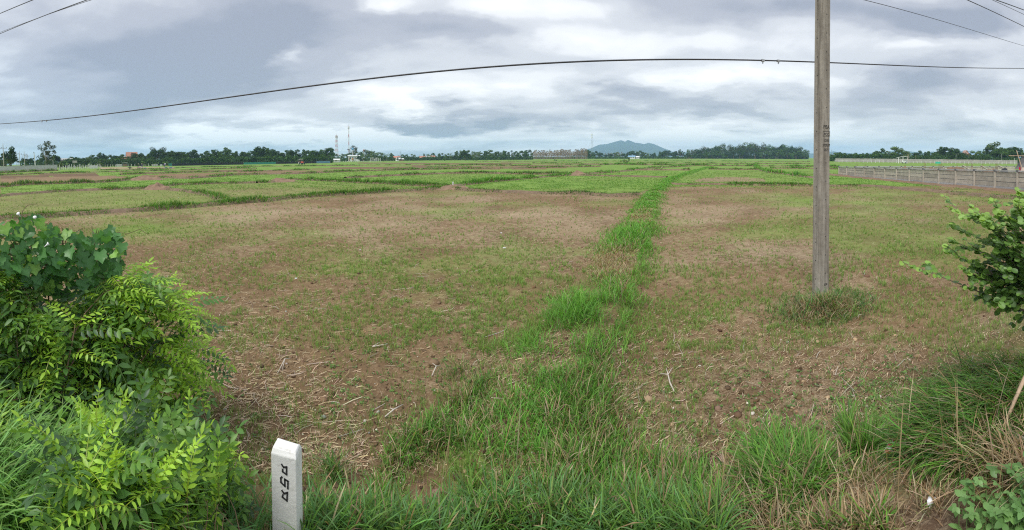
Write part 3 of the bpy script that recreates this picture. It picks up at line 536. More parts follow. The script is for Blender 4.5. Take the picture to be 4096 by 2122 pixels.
n = 5200; u_ = rng.uniform(-40, 4140, n); v_ = 1080+ (1980-1080)*rng.random(n)**.75; P = ground(u_, v_); P = P[P[:, 1] > 1.3]; n = len(P); s_ = rng.uniform(.003, .009, n)*np.exp(rng.normal(0, .45, n)); A_ = s_[:, None]*rng.uniform(.6, 1.35, (n, 3)); A_[:, 2] *= .65; q = rng.uniform(0, 2*pi, n)
U_ = IV[None]*A_[:, None]; X2 = U_[..., 0]*np.cos(q)[:, None]-U_[..., 1]*np.sin(q)[:, None]; Y2 = U_[..., 0]*np.sin(q)[:, None]+U_[..., 1]*np.cos(q)[:, None]; V = np.stack([X2+P[:, 0:1], Y2+P[:, 1:2], U_[..., 2]+P[:, 2:3]+A_[:, 2:3]*.4], -1).reshape(-1, 3)
Fc = (IF[None]+(np.arange(n)*len(IV))[:, None, None]).reshape(-1, 3); c = np.repeat(pal(n, [(.40, .29, .18), (.34, .22, .13), (.52, .47, .40), (.26, .17, .11), (.24, .15, .09)], .2), len(IV), 0)
tag(np_mesh('pebbles', V, Fc, 'straw', None, c, True), 'small tan and white pebbles scattered in the soil', 'pebbles', kind='stuff')
n = 6500; u_ = rng.uniform(-40, 4140, n); v_ = 860+(1980-860)*rng.random(n)**.9; P = ground(u_, v_); P = P[(P[:, 1] > 2.2)]; n = len(P); s_ = rng.uniform(.006, .016, n)*np.exp(rng.normal(0, .4, n)); A_ = s_[:, None]*rng.uniform(.6, 1.5, (n, 3)); A_[:, 2] *= .55; q = rng.uniform(0, 2*pi, n)
U_ = IV[None]*A_[:, None]*rng.uniform(.75, 1.25, (n, len(IV), 1)); X2 = U_[..., 0]*np.cos(q)[:, None]-U_[..., 1]*np.sin(q)[:, None]; Y2 = U_[..., 0]*np.sin(q)[:, None]+U_[..., 1]*np.cos(q)[:, None]; V = np.stack([X2+P[:, 0:1], Y2+P[:, 1:2], U_[..., 2]+P[:, 2:3]+A_[:, 2:3]*.2], -1).reshape(-1, 3)
tag(np_mesh('soil_clods', V, (IF[None]+(np.arange(n)*len(IV))[:, None, None]).reshape(-1, 3), 'straw', None, np.repeat(pal(n, [(.15, .095, .058), (.20, .13, .08), (.12, .075, .046)], .2), len(IV), 0)), 'loose brown soil clods scattered over the near plots', 'clods', kind='stuff')
def stone(u, v, w_, label, mat='stone_tan', group=None, seed=0, flatz=.65, name='stone'):
    p = G(u, v); r_ = math.hypot(p.x, p.y); s_ = w_/1666*r_/2; rr = np.random.default_rng(seed+50); f_ = 1+.5*(fbm(IV2[:, 0]*1.3+seed*3.1, IV2[:, 1]*1.3+IV2[:, 2], seed, 2)-.5); V = IV2*f_[:, None]*np.array([1, rr.uniform(.6, .95), flatz])*s_
    mb = MB().add(V, [tuple(f) for f in IF2]); o_ = mb.build(name, mat, None, False); o_.location = p+Vector((0, 0, s_*flatz*.45)); o_.rotation_euler = (rr.uniform(-.2, .2), rr.uniform(-.2, .2), rr.uniform(0, 6)); return tag(o_, label, 'stone', group)
stone(2594, 1602, 36, 'tan lump of stone with a grass tuft by the forked bleached twig', seed=1)
stone(2693, 1690, 30, 'pinkish angular stone on the soil strip right beside the grass balk', seed=2) if False else None
stone(2490, 1808, 34, 'pale grey stone half sunk in long grass at the balk edge', 'stone_grey', seed=3)
stone(3042, 1348, 24, 'rounded yellowish stone in front of the dry clump round the utility pole', seed=4)
stone(3610, 1518, 26, 'flat orange stone among the weeds', seed=5); stone(3392, 1722, 24, 'smooth brown stone on bare soil above the roadside grass', seed=6)
stone(3727, 1968, 46, 'round brown stone in burnt straw by the roadside', seed=7)
stone(3470, 1630, 16, 'chalky white stone beside a leafy weed', 'stone_grey', seed=8)
SP = [(2260, 1520, 24), (2540, 1520, 22), (3010, 1660, 20), (3310, 1595, 20), (3240, 1800, 18), (2690, 1700, 26), (2680, 1822, 20), (3270, 1372, 18), (3420, 1360, 20), (3580, 1345, 16), (3150, 1370, 15), (1380, 1900, 14), (1345, 1860, 14), (1430, 1880, 16), (1050, 1800, 14), (1580, 1880, 16), (1010, 1650, 18), (1020, 1680, 16), (900, 1640, 16), (1180, 1560, 14), (1750, 1560, 14), (1470, 1600, 14), (1460, 1690, 16), (1630, 1700, 14), (3560, 1690, 16), (3860, 1480, 18), (3000, 1790, 16), (3095, 1790, 18), (2790, 1700, 14), (3760, 1600, 16), (3520, 1590, 14), (3330, 1490, 14), (3700, 1400, 14), (2860, 1560, 14)]
for k, (u, v, w_) in enumerate(SP): stone(u, v, w_, 'small stone lying on the bare soil', 'stone_grey' if k % 4 == 2 else 'stone_tan', 'small stones on the soil', seed=20+k)

# ================================================================== ROADSIDE GRASS
def in_region(n, poly):
    P_ = np.array(poly, float); u_ = rng.uniform(P_[:, 0].min(), P_[:, 0].max(), n*3); v_ = rng.uniform(P_[:, 1].min(), P_[:, 1].max(), n*3); k_ = inpoly(u_, v_, P_); return ground(u_[k_][:n], v_[k_][:n])
gr = Grass()
def patch(n, poly, h, wd, cols, dry=.05, clump=2.2, thr=.30, seed=0, lean=(.05, .7), curl=(.3, 1.5), seg=4, mark=1.0, phi=None):
    P = in_region(n, poly); cu_, cv_ = W2UV(P[:, 0], P[:, 1], P[:, 2]); P = P[~((np.abs(cu_-3562) < 45) & (cv_ > 1800) & (cv_ < 1930))]; k_ = rng.random(len(P)) < sstep((fbm(P[:, 0]*clump, P[:, 1]*clump, 500+seed, 3)-thr)/.14)*mark+(1-mark); P = P[k_]; m_ = len(P); lump = fbm(P[:, 0]*clump, P[:, 1]*clump, 500+seed, 3)
    c = pal(m_, cols, .22); d_ = rng.random(m_) < dry*2*fbm(P[:, 0]*3, P[:, 1]*3, 520+seed, 2); c[d_] = pal(int(d_.sum()), DRY, .18); h_ = rng.uniform(h[0], h[1], m_)*(.65+.8*sstep((lump-.3)/.35)); P[:, 2] -= .01
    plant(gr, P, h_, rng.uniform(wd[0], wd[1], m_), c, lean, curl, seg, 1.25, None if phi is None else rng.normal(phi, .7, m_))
patch(19000, [(1560, 1790), (1700, 1700), (1830, 1610), (1950, 1500), (2080, 1420), (2430, 1400), (2470, 1560), (2480, 1700), (2550, 1800), (2720, 1900), (2900, 2010), (2900, 2180), (1500, 2180), (1480, 1990)], (.06, .18), (.004, .008), GREEN+LUSH, .25, 1.8, .26, 1)
patch(5000, [(1200, 2080), (1500, 2030), (2000, 2050), (2700, 2080), (2900, 2110), (2900, 2240), (1200, 2240)], (.10, .24), (.005, .009), BLUEG+GREEN, .06, 1.5, .30, 2, (.05, .6), (.5, 1.9), 5)
patch(1500, [(1180, 1900), (1330, 1860), (1420, 1960), (1350, 2090), (1180, 2110)], (.06, .18), (.004, .007), GREEN+BLUEG, .35, 2.5, .45, 3)
patch(6500, [(2480, 1860), (2760, 1850), (3080, 1880), (3350, 1850), (3500, 1880), (3560, 2180), (2480, 2180)], (.05, .16), (.0045, .008), GREEN+DARKG+LUSH, .40, 1.7, .40, 4)
patch(2700, [(2900, 1980), (3450, 1900), (3700, 1880), (3900, 1960), (3560, 2190), (2850, 2190)], (.07, .20), (.003, .006), DRY+GREEN, .75, 2.2, .33, 5, (.3, 1.2), (.4, 1.6))
patch(1900, [(3000, 1820), (3220, 1780), (3330, 1900), (3250, 2040), (3020, 2020)], (.12, .27), (.005, .009), GREEN+LUSH, .1, 2, .3, 6, (.1, .8), (.6, 1.8), 5)
patch(5200, [(3660, 1600), (3840, 1490), (4000, 1440), (4180, 1420), (4180, 1800), (3900, 1880), (3620, 1840)], (.13, .30), (.004, .008), GREEN+LUSH+DARKG, .22, 1.4, .22, 7, (.3, 1.0), (.5, 1.7), 5, 1, pi)
patch(1600, [(3760, 1700), (4180, 1640), (4180, 1990), (3820, 1960)], (.10, .27), (.003, .006), DRY, .9, 2, .25, 8, (.4, 1.3), (.6, 1.7), 4)
patch(1300, [(3380, 1690), (3640, 1620), (3700, 1740), (3560, 1850), (3380, 1830)], (.08, .26), (.005, .009), LUSH+GREEN, .1, 2, .38, 9)
patch(1000, [(1620, 1560), (1860, 1480), (2000, 1500), (1860, 1640), (1640, 1660)], (.06, .2), (.0035, .006), GREEN+DARKG, .2, 2.6, .5, 10)
# single seed stalks, dry and tall
P = in_region(60, [(1500, 1900), (2900, 1900), (2900, 2160), (1500, 2160)]); plant(gr, P, (.35, .6), (.004, .006), DRY, (.02, .35), (.05, .5), 4)
P = in_region(70, [(3000, 1750), (4090, 1600), (4090, 2110), (3000, 2110)]); plant(gr, P, (.3, .6), (.003, .0055), DRY, (.05, .7), (.05, .7), 4)
# long arching grass beside the bush
P = in_region(1400, [(-150, 1830), (20, 1850), (160, 1930), (320, 2050), (470, 2140), (540, 2300), (-150, 2300)]); m_ = len(P); plant(gr, P, rng.uniform(.30, .62, m_), rng.uniform(.005, .010, m_), pal(m_, [(.17, .33, .075), (.21, .39, .10), (.14, .29, .08)], .16), (.05, .55), (.7, 2.0), 6, 1.3, rng.normal(.3, 1.0, m_))
P = in_region(250, [(640, 2010), (1150, 2010), (1180, 2230), (620, 2230)]); plant(gr, P, (.15, .34), (.005, .009), BLUEG, (.05, .6), (.6, 1.8), 5)
gr.build('roadside_grass', 'mixed green and dry roadside grass spreading over the verge')
# tuft round the utility pole
POLE = G(3282, 1190); gpl = Grass()
n = 6000; q = rng.uniform(0, 2*pi, n); rad = np.abs(rng.normal(0, .48, n)); x = POLE.x-.30+rad*np.cos(q)*1.15; y = POLE.y-.40+rad*np.sin(q)*.85; P = np.stack([x, y, terrain(x, y)+.05*np.exp(-(rad/.35)**2)-.02], -1); front = ((x-POLE.x)*.676+(y-POLE.y)*.737 < -.22) & (rad < .55)
isd = rng.random(n) < np.where(front, .78, .25); c = pal(n, GREEN+DARKG+BLUEG, .2); c[isd] = pal(int(isd.sum()), DRY, .16); plant(gpl, P, np.where(isd, rng.uniform(.10, .26, n), rng.uniform(.13, .36, n))*np.clip(1.15-rad*.75, .35, 1)*np.where(np.hypot(x-POLE.x, y-POLE.y) < .3, .55, 1), rng.uniform(.005, .009, n), c, (.1, 1.0), (.4, 1.8), 4, 1.2)
gpl.build('pole_tuft', 'clump of dry and green grass round the foot of the utility pole')
# ================================================================== UTILITY POLE
def text_mesh(s, size, ext, name, mat, parent, loc, rot):
    cu = bpy.data.curves.new(name, 'FONT'); cu.body = s; cu.size = size; cu.extrude = ext; cu.offset = size*.015; cu.align_x = 'CENTER'; cu.resolution_u = 2
    to = bpy.data.objects.new(name, cu); COL.objects.link(to); bpy.context.view_layer.update(); me = bpy.data.meshes.new_from_object(to.evaluated_get(bpy.context.evaluated_depsgraph_get())); bpy.data.objects.remove(to)
    me.materials.clear(); me.materials.append(MATS[mat]); o_ = bpy.data.objects.new(name, me); link(o_, parent); o_.location = loc; o_.rotation_euler = rot; return o_
M('stamp', (.085, .078, .07), .95, .2, 20)
pole = empty('utility_pole', POLE, 0, 'tall square concrete utility pole standing in a grass clump', 'pole')
wx_, wy_ = .235, .19; mb = MB()
mb.box(-wx_/2, -wy_/2, -.6, wx_/2, wy_/2, 9.8, .018); po = mb.build('shaft', 'pole_concrete', pole)
for v in po.data.vertices:
    k = 1-.022*max(0, v.co.z); v.co.x *= k; v.co.y *= k
def face_y(z): return -wy_/2*(1-.022*z)
for k in range(30):
    z = .42+k*.30
    if z > 9: break
    h_ = MB().lathe([(.0085, -.003), (.0085, .0015)], 8); o_ = h_.build('bolt_hole', 'black_paint', pole); o_.rotation_euler = (pi/2, 0, 0); o_.location = (.015, face_y(z)-.0005, z)
    h_ = MB().lathe([(.0085, -.003), (.0085, .0015)], 8); o_ = h_.build('bolt_hole', 'black_paint', pole); o_.rotation_euler = (0, -pi/2, 0); o_.location = (-wx_/2*(1-.022*(z-.09))-.0005, .0, z-.09)
for s, z, sz in (('PEA', 2.775, .085), ('PCC', 2.665, .06), ('1200', 2.565, .058), ('27|3|32', 2.49, .055), ('2571', 2.415, .055), ('200', .22, .05)):
    text_mesh(s, sz, .0015, 'stamped_text', 'stamp', pole, (.022, face_y(z)-.0012, z), (pi/2, 0, 0))
y_ = face_y(2.68)-.001; fr = MB()
for b_ in ((-.055, 2.650, .10, 2.655), (-.055, 2.728, .10, 2.733), (-.055, 2.655, -.050, 2.728), (.095, 2.655, .10, 2.728)): fr.box(b_[0], y_-.001, b_[1], b_[2], y_+.002, b_[3])
fr.build('stamped_frame', 'stamp', pole)

# cables strung along the road
def cable(pts, Yd, rad, label, ext=(-34, 34), clamps=(), group=None, deg=2, name='cable'):
    X = []; Z = []
    for u, v in pts: d = D(u, v); r = Yd/d[1]; X.append(d[0]*r); Z.append(EYE+d[2]*r)
    co = np.polyfit(X, Z, min(deg, len(X)-1)); xs = np.linspace(ext[0], ext[1], 90)
    o_ = empty(name, (0, Yd, 0), 0, label, 'cable', group)
    MB().tube([(x, 0, np.polyval(co, x)) for x in xs], rad, 6).build('wire', 'cable_black', o_, True)
    for u in clamps:
        d = D(u, 500); x = d[0]*Yd/d[1]; z = np.polyval(co, x); MB().box(x-.025, -.016, z-.018, x+.025, .016, z+.016).box(x-.006, -.008, z-.05, x+.006, .008, z-.018).build('clamp', 'steel', o_)
    return o_
cable([(0, 496), (170, 484), (509, 446), (1018, 372), (1400, 326), (1750, 288), (2226, 252), (2624, 234), (3037, 243), (3323, 254), (3520, 260), (3700, 265), (3900, 270), (4096, 275), (4200, 278)], POLE.y+.32, .011, 'thick black cable sagging across the plain just behind the utility pole', (-15, 15), (168, 186, 3050, 3112), deg=5)
cable([(0, 54), (130, 0)], 4.3, .012, 'high black wire crossing above a closely set pair of wires', (-30, -2), group=None, deg=1)
cable([(0, 135), (347, 0)], 4.55, .010, 'lower black wire of the closely set pair', (-30, -2), deg=1); cable([(0, 128), (200, 62), (340, 2)], 4.75, .006, 'thin upper wire of the closely set pair', (-30, -2), deg=1)
cable([(3458, 0), (3760, 82), (4096, 184)], 4.4, .005, 'thin wire running down alone beside the utility pole top', (2, 30)); cable([(3870, 0), (4096, 106)], 4.6, .011, 'medium black wire below two converging wires', (2, 30), deg=1)
cable([(3970, 0), (4096, 58)], 4.3, .007, 'thin black wire of two converging wires', (2, 30), deg=1); cable([(3985, 0), (4096, 40)], 4.1, .012, 'thick black wire of two converging wires', (2, 30), deg=1)

# ================================================================== WHITE MARKER STONE
p0 = at(1146, 1765, 2.15); base_z = float(terrain(p0.x, p0.y)); mk = empty('marker_post', (p0.x, p0.y, base_z), -math.atan2(p0.x, p0.y)*.55-.10, 'short white painted concrete marker post with black characters', 'marker post')
ztp = p0.z-base_z-.012; mb = MB(); w2, d2 = .068, .05
ring = lambda z, kx, ky, sx=0: [(-w2*kx, -d2*ky, z), (w2*kx, -d2*ky, z-sx), (w2*kx, d2*ky, z-sx), (-w2*kx, d2*ky, z)]
rows_ = [ring(-.25, 1, 1), ring(ztp-.035, 1, 1, .004), ring(ztp-.012, .93, .75, .008), ring(ztp, .84, .5, .012)]; V = sum(rows_, []); Fs = [(3, 2, 1, 0), (12, 13, 14, 15)]
for k in range(3):
    for i in range(4): j = (i+1) % 4; Fs.append((4*k+i, 4*k+j, 4*k+4+j, 4*k+4+i))
m, t, b, o = newmat('marker_paint'); tc_ = t.nodes.new('ShaderNodeTexCoord'); na = noise(tc_.outputs['Object'], 18, 6, .7, .3, t); nb = noise(tc_.outputs['Object'], 60, 4, .6, 0, t); c = ramp_node(t, na.outputs[0], [(.30, (.52, .51, .47)), (.44, (.74, .74, .72)), (.7, (.78, .78, .765))]); t.links.new(c.outputs[0], b.inputs['Base Color']); b.inputs['Roughness'].default_value = .7; bump(t, b, mth('ADD', na.outputs[0], mth('MULTIPLY', nb.outputs[0], .5, tree=t), tree=t), .45, .006)
mo = mb.add(V, Fs).build('post', 'marker_paint', mk); bv = mo.modifiers.new('bevel', 'BEVEL'); bv.width = .004; bv.segments = 2
GL = [[(352, 535), (372, 562), (408, 550), (406, 635), (360, 612), (362, 588)], [(352, 676), (340, 690), (340, 738), (385, 770), (385, 692), (422, 706), (418, 788)], [(352, 828), (372, 856), (412, 836), (406, 928), (354, 900), (360, 876)]]
for gl in GL:
    mb = MB(); q = [((x-372)/290*2*w2, -d2-.0012, ztp-.035-(y-440)/290*2*w2*.98) for x, y in gl]
    for a_, b_ in zip(q[:-1], q[1:]):
        dx, dz = b_[0]-a_[0], b_[2]-a_[2]; l_ = math.hypot(dx, dz); nx, nz = -dz/l_*.0043, dx/l_*.0043; ex, ez = dx/l_*.0036, dz/l_*.0036
        poly = [(a_[0]-ex+nx, a_[2]-ez+nz), (b_[0]+ex+nx, b_[2]+ez+nz), (b_[0]+ex-nx, b_[2]+ez-nz), (a_[0]-ex-nx, a_[2]-ez-nz)]; mb.slab(poly, a_[1]-.0006, a_[1]+.0030)
    mb.build('painted_character', 'black_paint', mk)

# ================================================================== PRECAST CONCRETE FENCE OF THE BUILDING LOT
def fence_line(label, A, B, nb_, zA, zB, base, name='concrete_fence', th=.05, extra=0, back=False):
    A = Vector(A); B = Vector(B); d = (B-A); ln = d.length/nb_; ang = math.atan2(d.y, d.x); f_ = empty(name, (A.x, A.y, 0), ang, label, 'fence'); sd_ = 1
    for k in range(nb_+1+extra):
        x = k*ln; zt = zA+(zB-zA)*k/nb_; zb = base*k/nb_; post = MB().box(x-.085, -.10, zb-.3, x+.085, .10, zt-.10, .012).build('post', 'post_concrete', f_); MB().box(x-.105, -.115, zt-.0985, x+.105, .115, zt+.06, .015).build('post_cap', 'dark_cement', post)
        if k == nb_+extra: break
        zt2 = zA+(zB-zA)*(k+1)/nb_; hgt = (zt+zt2)/2-zb-.12; ft = .16
        for j in range(3):
            z0 = zb+ft+(hgt-ft)*j/3+.02; z1 = zb+ft+(hgt-ft)*(j+1)/3-.02; jt = random.uniform(-.012, .012)
            MB().box(x+.088, -th/2+jt, z0, x+ln-.088, th/2+jt, z1, .008).build('concrete_plank', 'panel_concrete', f_)
        MB().box(x+.088, -.008, zb+ft, x+ln-.088, .008, zb+hgt).build('joint_backing', 'dark_cement', f_)
        MB().box(x+.087, -.055-random.uniform(0, .02), zb-.2, x+ln-.087, .055, zb+ft, .01).build('footing', 'grey_cement', f_)
        V = [(x+.107, -.09, zt-.085), (x+ln-.107, -.09, zt2-.085), (x+ln-.107, .09, zt2-.085), (x+.107, .09, zt-.085)]; V += [(a_, b_, c_+.10) for a_, b_, c_ in V]
        MB().add(V, [(0, 3, 2, 1), (4, 5, 6, 7), (0, 1, 5, 4), (1, 2, 6, 5), (2, 3, 7, 6), (3, 0, 4, 7)]).build('top_beam', 'grey_cement', f_)
    return f_, ang, ln
def pol(u, r): d = D(u, 640); return Vector((float(d[0]*r), float(d[1]*r), 0))
FA = pol(3357, 54.0); FB = pol(4072, 30.4)
fence_line('long precast concrete fence of planks and posts along a red soil bank', FA, FB, 13, 1.16, 1.5, .10, extra=3)
FC = pol(4058, 67.0); dirF = (FC-FA).normalized()
fence_line('rear concrete fence of the building lot with slanting timber props', FA+dirF*2.2, FC, 16, 1.18, 1.28, 0, 'concrete_fence')
n = 60; lt = np.linspace(-2.5, 40, n); dF = (FB-FA).normalized(); nF = Vector((dF.y, -dF.x, 0)); nF = nF if nF.dot(-FA) > 0 else -nF; V = []
for k, l_ in enumerate(lt):
    b_ = FA+dF*float(l_); wv = .95+.5*float(vnoise(np.array(l_*.5), np.array(3.3), 3)); hv = .04+.16*float(fbm(np.array(l_*.9), np.array(1.7), 5, 3))
    for a_, z in ((-.45, 0), (-.15, .95), (.2, 1), (.5, .55), (.8, .2), (1.05, -.15)):
        q = b_+nF*(a_*wv); jt = 1+.9*(float(fbm(np.array(q.x*2.5), np.array(q.y*2.5), 9, 3))-.5); V.append((q.x, q.y, max(-.05, hv*z*jt)+.0))
a_, b_ = np.meshgrid(np.arange(n-1), np.arange(5), indexing='ij'); tag(np_mesh('soil_bank', np.array(V), np.stack([a_*6+b_, (a_+1)*6+b_, (a_+1)*6+b_+1, a_*6+b_+1], -1).reshape(-1, 4), 'soil_red', None, None, True), 'bank of red dug soil along the foot of the concrete fence', 'soil bank', kind='structure')
# inside the lot
def soil_heap(u, r, w_, h, label):
    p = pol(u, r); o_ = mound(3000, 1300, w_, h, label, 'soil_red', seed=int(u)); o_.location = (p.x, p.y, 0); o_.rotation_euler.z = -math.atan2(p.x, p.y)
soil_heap(3818, 52, 6.0, 1.25, 'tall red soil heap rising above the concrete fence'); soil_heap(3622, 54, 4.0, 1.0, 'small red soil heap barely showing over the fence near the rear corner'); soil_heap(3730, 54, 4, .98, 'low red soil heap between two rebar cages'); soil_heap(3962, 48, 5, 1.15, 'flat red soil heap beside the heap under black plastic')
for k, (u0, v0, u1, v1, lb) in enumerate([(3770, 670, 3795, 678, 'short'), (3852, 663, 3885, 679, 'long'), (3925, 664, 3956, 677, 'middle'), (3996, 664, 4022, 672, 'outermost')]):
    a_ = at(u0, v0, 62-k); b_ = at(u1, v1, 55-k); b_.z = max(.1, b_.z-.2); o_ = MB().tube([a_-a_, b_-a_], .10, 4).build('timber_prop', 'old_wood'); o_.location = a_; tag(o_, ['weathered timber prop leaning on the rear fence behind the tall soil heap', 'longest slanting timber prop against the rear lot fence', 'timber prop on the rear fence beyond the black plastic heap', 'timber prop nearly hidden behind the black plastic heap'][k], 'prop')
for k, (u, vt) in enumerate([(3428, 655), (3462, 658), (3700, 650), (3757, 656), (3765, 656), (3827, 658), (3870, 654), (3888, 652), (3930, 654), (3620, 660), (3985, 654), (3990, 655)]):
    r = 57; p = pol(u, r); h = ztop(u, vt, r); o_ = empty('rebar_column', p, k, 'thin rusty rebar column sticking up behind the fence', 'rebar', 'rebar columns in the building lot')
    for dx, dy in ((-.07, -.07), (.07, -.07), (.07, .07), (-.07, .07)): MB().tube([(dx, dy, 0), (dx*1.1, dy, h)], .012, 4).build('bar', 'rust', o_)
# heap under black plastic, tarp shelter on bamboo poles
p = pol(4016, 42); V = IV2.copy(); V[:, 2] = np.maximum(V[:, 2], -.1); f_ = 1+.55*(fbm(V[:, 0]*1.8+3, V[:, 1]*1.8+V[:, 2]*1.3, 77, 3)-.5); V = V*f_[:, None]*np.array([.85, .6, 1.55]); V[:, 0] *= np.where(V[:, 2] > .9, .75, 1.1); o_ = MB().add(V, [tuple(f) for f in IF2]).build('covered_heap', 'plastic_black'); o_.location = p; tag(o_, 'lumpy heap covered with black plastic behind the concrete fence', 'covered heap')
sh = facing('tarp_shelter', 4105, 40, 'black tarp shelter hung on crossed bamboo poles', 'shelter'); R_ = 40/F
def lx(u): return (u-4105)*R_
def lz(u, v): return ztop(u, v, 40)
V = [(lx(4090), 0, lz(4090, 627)), (lx(4180), 0, lz(4180, 624)), (lx(4180), -.4, lz(4180, 690)), (lx(4060), -1.0, lz(4060, 675)), (lx(4075), .9, .3), (lx(4180), 1.4, .3), (lx(4125), 0, lz(4125, 627)-.12)]
MB().add(V, [(0, 6, 1, 2, 3), (3, 2, 1, 6, 0), (0, 4, 5, 1)]).build('tarp', 'plastic_black', sh)
MB().tube([(lx(4035), -.2, lz(4035, 624)), (lx(4190), -.1, lz(4190, 625))], .035, 6).build('ridge_pole', 'cane', sh); MB().tube([(lx(4066), -.5, lz(4066, 603)), (lx(4087), -1.0, lz(4087, 668)), (lx(4096), -1.2, .1)], .04, 6).build('slanting_pole', 'cane', sh)
MB().box(lx(4077), -1.3, .1, lx(4083), -1.1, lz(4078, 668)).build('red_cloth', 'can_red', sh); MB().tube([(lx(4072), -1.4, 1.0), (lx(4066), -1.5, 1.35), (lx(4069), -1.5, .7)], .05, 5).build('white_bag', 'paper', sh)
MB().lathe([(.25, 0), (.3, .5), (.22, 1.3), (.1, 1.6)], 9, (lx(4092), -1.3, 0)).build('sack_pile', 'sack', sh)

# ================================================================== FAR RIGHT: WALL, FRAME SHED, HOUSE
def long_wall(name, label, pts, bays, mat, cap=None, base=None, th=.18, post=True):
    A = pol(*pts[0][:2]); B = pol(*pts[1][:2]); d = B-A; ang = math.atan2(d.y, d.x); ln = d.length/bays; f_ = empty(name, A, ang, label, 'wall'); hA, hB = pts[0][2], pts[1][2]
    for k in range(bays):
        x = k*ln; h = hA+(hB-hA)*k/bays; MB().box(x+.04, -th/2, -.3, x+ln-.04, th/2, h+random.uniform(-.05, .05)).build('panel', mat, f_)
        if post: MB().box(x-.035, -th/2-.06, -.3, x+.035, th/2+.06, h+.08).build('post', mat, f_)
        if base: MB().box(x+.045, -th/2-.02, -.3, x+ln-.045, -th/2-.003, h*base).build('base_course', 'wall_base', f_)
        if cap: MB().box(x, -th/2-.04, h+.052, x+ln, th/2+.04, h+.15).build('coping', cap, f_)
    return f_
long_wall('perimeter_wall', 'long low grey wall in front of the coconut palms', [(3342, 235, 1.95), (4070, 235, 2.0)], 44, 'far_wall')
wf = empty('post_fence', pol(3340, 205), 0, 'row of short white fence posts before the long grey wall', 'fence'); A = pol(3340, 205); B = pol(4060, 200)
for k in range(44):
    q = A+(B-A)*(k/43)-A; MB().box(q.x-.07, q.y-.07, -.2, q.x+.07, q.y+.07, 1.15+.15*random.random()).build('post', 'post_white', wf)
    if k < 43:
        q2 = A+(B-A)*((k+1)/43)-A; MB().tube([(q.x, q.y, .95), (q2.x, q2.y, .95)], .03, 4).build('rail', 'post_white', wf)
fs = facing('frame_shed', 3610, 190, 'open steel frame shed under construction with sloping beams', 'shed'); s_ = 190/F
def X(u, c, r): return (u-c)*r/F
for u in (3594, 3612, 3631): MB().box(X(u, 3610, 190)-.12, -.1, 0, X(u, 3610, 190)+.12, .1, ztop(u, 633 if u == 3594 else 628, 190)).build('column', 'steel_white', fs); MB().box(X(u, 3610, 190)-.1, 3.9, 0, X(u, 3610, 190)+.1, 4.1, ztop(u, 631, 190)).build('column', 'steel_white', fs)
MB().tube([(X(3586, 3610, 190), 0, ztop(3586, 632, 190)), (X(3613, 3610, 190), 0, ztop(3613, 625.5, 190))], .09, 4).build('rafter', 'steel_white', fs); MB().tube([(X(3613, 3610, 190), .02, ztop(3613, 625.2, 190)), (X(3638, 3610, 190), .02, ztop(3638, 629, 190))], .09, 4).build('rafter', 'steel_white', fs); MB().tube([(X(3586, 3610, 190), 4, ztop(3586, 632, 190)), (X(3613, 3610, 190), 4, ztop(3613, 625.5, 190)), (X(3638, 3610, 190), 4, ztop(3638, 629, 190))], .09, 4).build('rafter', 'steel_white', fs); MB().tube([(X(3632, 3610, 190), -.2, 0), (X(3632, 3610, 190), -.2, ztop(3632, 618, 190))], .1, 5).build('tall_post', 'cane', fs)
MB().box(X(3622, 3610, 190), .3, 0, X(3631, 3610, 190), .4, 1.6).build('grey_sheet', 'steel', fs)
# parked white pickup seen from the front quarter
tk = facing('pickup_truck', 3616, 186, 'small white pickup parked under the steel frame shed', 'truck')
MB().slab([(-.95, .42), (.95, .42), (.95, .85), (.35, .95), (-.05, 1.42), (-.75, 1.42), (-.95, .95)], -.75, .75).build('body', 'steel_white', tk); MB().slab([(-.02, .97), (.26, .97), (-.06, 1.34), (-.3, 1.34), (-.3, .97)], -.765, -.752).build('window', 'pane', tk)
for x in (-.6, .6): o_ = MB().lathe([(.3, -.1), (.3, .1)], 12).build('wheel', 'rubber', tk); o_.rotation_euler = (pi/2, 0, 0); o_.location = (x, -.72, .3)
gsn = facing('green_sheet', 3752, 185, 'bright green sheet standing in the paddy before the long wall', 'sheet'); MB().box(-1.15, -.02, .12, 1.15, .02, 1.0).build('sheet', 'sheet_green', gsn)
for x in (-1.1, 1.1): MB().tube([(x, .05, -.2), (x, .05, 1.05)], .03, 5).build('stake', 'wood', gsn)
def lamp_post(u, r, vt, label, arm=1, mat='steel'):
    o_ = facing('street_lamp', u, r, label, 'lamp'); h = ztop(u, vt, r); MB().tube([(0, 0, -.2), (0, 0, h-.1)], [.09, .06], 6).build('pole', mat, o_); MB().tube([(0, 0, h-.1), (.5*arm, 0, h+.12), (1.0*arm, 0, h+.1)], .04, 5).build('arm', mat, o_); MB().box(min(.9*arm, 1.5*arm), -.12, h+.02, max(.9*arm, 1.5*arm), .12, h+.16).build('lamp_head', mat, o_)
lamp_post(3824, 215, 617, 'grey street lamp in front of the gabled house'); lamp_post(212, 152, 641, 'white street lamp behind the end of the pale block wall', -1, 'steel_white')
def stake(u, r, vt, label, mat='post_white', rad=.06, name='pole', group=None, lean=0):
    o_ = facing(name, u, r, label, 'pole', group); h = ztop(u, vt, r); MB().tube([(0, 0, -.3), (lean, 0, h)], [rad, rad*.8], 6).build('shaft', mat, o_); MB().lathe([(rad, 0), (rad*1.2, .06), (.01, .12)], 6, (lean, 0, h-.02)).build('cap', mat, o_)
stake(3663, 200, 620, 'thin pale pole before the palms by the frame shed', 'old_wood'); stake(4007, 210, 616, 'thin white pole before the dark dense trees', 'post_white'); stake(4057, 215, 634, 'white post at the end of the long grey wall', 'post_white', .12)

